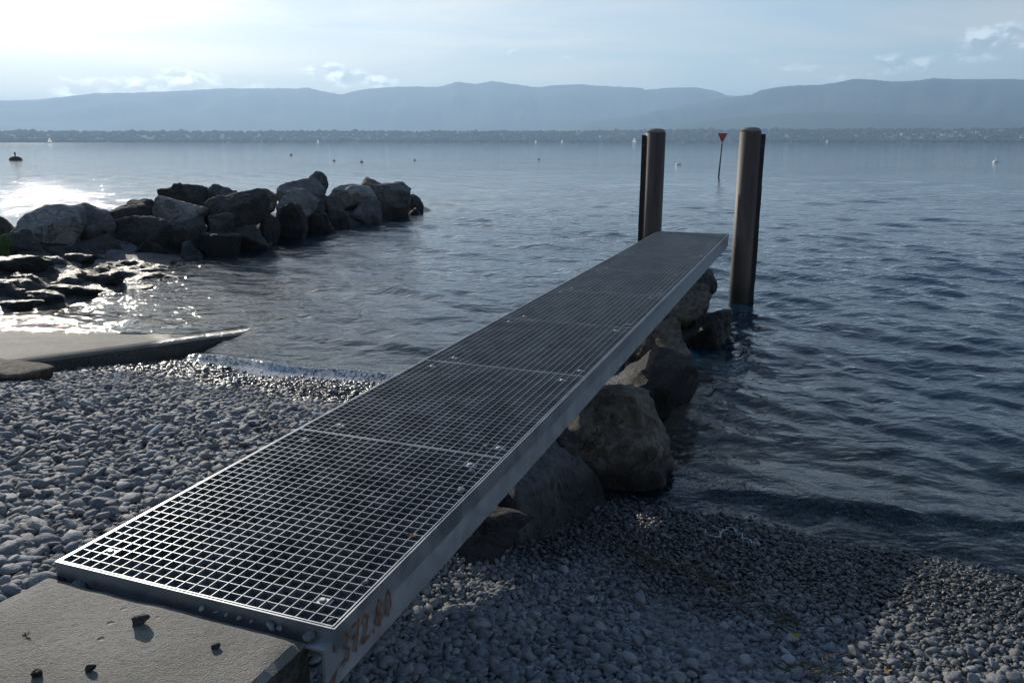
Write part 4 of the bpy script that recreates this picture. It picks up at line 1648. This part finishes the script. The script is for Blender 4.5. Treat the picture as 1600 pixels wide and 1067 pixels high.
def buoy(px, py, r, mat, label, group=None):
    p = at_z(px, py, 0)
    t = empty('mooring_buoy', (p[0], p[1], 0))
    tag(t, label, 'buoy', group)
    prof = [(.02 * r, -.6 * r)] + [(r * math.cos(a), r * .75 * math.sin(a)) for a in np.linspace(-.8, 1.3, 9)] + [(.05 * r, r * .76)]
    MB().lathe(prof, 16).build('float', M[mat], t, smooth=True)
    MB().lathe([(r * .12, r * .7), (r * .12, r * 1.2), (r * .2, r * 1.25), (r * .1, r * 1.35)], 8).build('ring_post', M[mat], t)


buoy(1060, 258, .36, 'white', 'white round mooring buoy between the two piles')
buoy(1556, 254, .42, 'white', 'small white mooring buoy alone on the open lake')
for px, py, r in ((25, 251, .9), (455, 243, .33), (522, 252, .22), (565, 254, .25), (648, 251, .2), (842, 250, .2), (1187, 0, 0), (884, 0, 0)):
    if r:
        buoy(px, py, r, 'buoy_dark', 'tiny dark buoy far out on the bright water', 'dark buoys on the lake')


def sailboat(px, mast_px, dist, label, lean=0.0):
    r = px_dir(px, 222)
    a = math.atan2(r[0], r[1])
    h = mast_px / F_PX * dist
    t = empty('sailboat', (dist * math.sin(a), dist * math.cos(a), 0), -a)
    t.rotation_euler = (0, lean, -a)
    tag(t, label, 'sailboat', 'sailboats far out on the lake')
    L_ = h * .75
    hull = MB()
    hull.hexa([(-L_ * .42, -L_ * .1, -.1), (L_ * .36, -L_ * .02, -.1), (L_ * .36, L_ * .02, -.1), (-L_ * .42, L_ * .1, -.1),
               (-L_ * .5, -L_ * .14, L_ * .12), (L_ * .5, -L_ * .02, L_ * .14), (L_ * .5, L_ * .02, L_ * .14), (-L_ * .5, L_ * .14, L_ * .12)])
    hull.build('hull', M['hull'], t)
    MB().tube([(0, 0, .1), (0, 0, h)], h * .008, 6).build('mast', M['hull'], t)
    for nm, q in (('mainsail', [(-.02 * L_, h * .16), (-.48 * L_, h * .17), (-.02 * L_, h * .98)]), ('jib', [(.03 * L_, h * .16), (.46 * L_, h * .14), (.03 * L_, h * .85)])):
        s = MB()
        s.v += [(x, -.03 * h * (0.6 if i == 1 else 0), z) for i, (x, z) in enumerate(q)]      # one ply of cloth
        s.f += [(0, 1, 2)]
        s.build(nm, M['sail'], t)


sailboat(78, 8, 2300, 'white sailboat on the sun-glittering water near the wooded shore', .08)
sailboat(991, 9, 1700, 'largest sailboat, beside the mooring pile nearer the slipway')
sailboat(837, 5, 3000, 'small sailboat, paired with a similar one to its side')
sailboat(878, 5, 3000, 'small sailboat between its twin and the largest sailboat')
sailboat(497, 5, 3400, 'lone tiny sailboat above the breakwater crest')
sailboat(1292, 5, 3400, 'tiny sailboat under the low wooded hill')


# ------------------------------------------------------------------ haze over the lake
def build_haze():
    me = bpy.data.meshes.new('haze')
    mb = MB()
    o = mb.box(-36000, 36000, -3000, 34000, -30, 1400).build('haze', None)
    m = bpy.data.materials.new('lake haze')
    m.use_nodes = True
    t = NT(m.node_tree)
    v = t.n('ShaderNodeVolumePrincipled')
    v.inputs['Color'].default_value = (.52, .75, 1.0, 1)
    v.inputs['Density'].default_value = HAZE_DENSITY
    v.inputs['Anisotropy'].default_value = 0.25
    ou = t.n('ShaderNodeOutputMaterial')
    t.link(v.outputs[0], ou.inputs['Volume'])
    o.data.materials.append(m)
    tag(o, 'pale blue haze over the lake', 'haze', kind='stuff')


HAZE_DENSITY = 8.5e-5
build_haze()
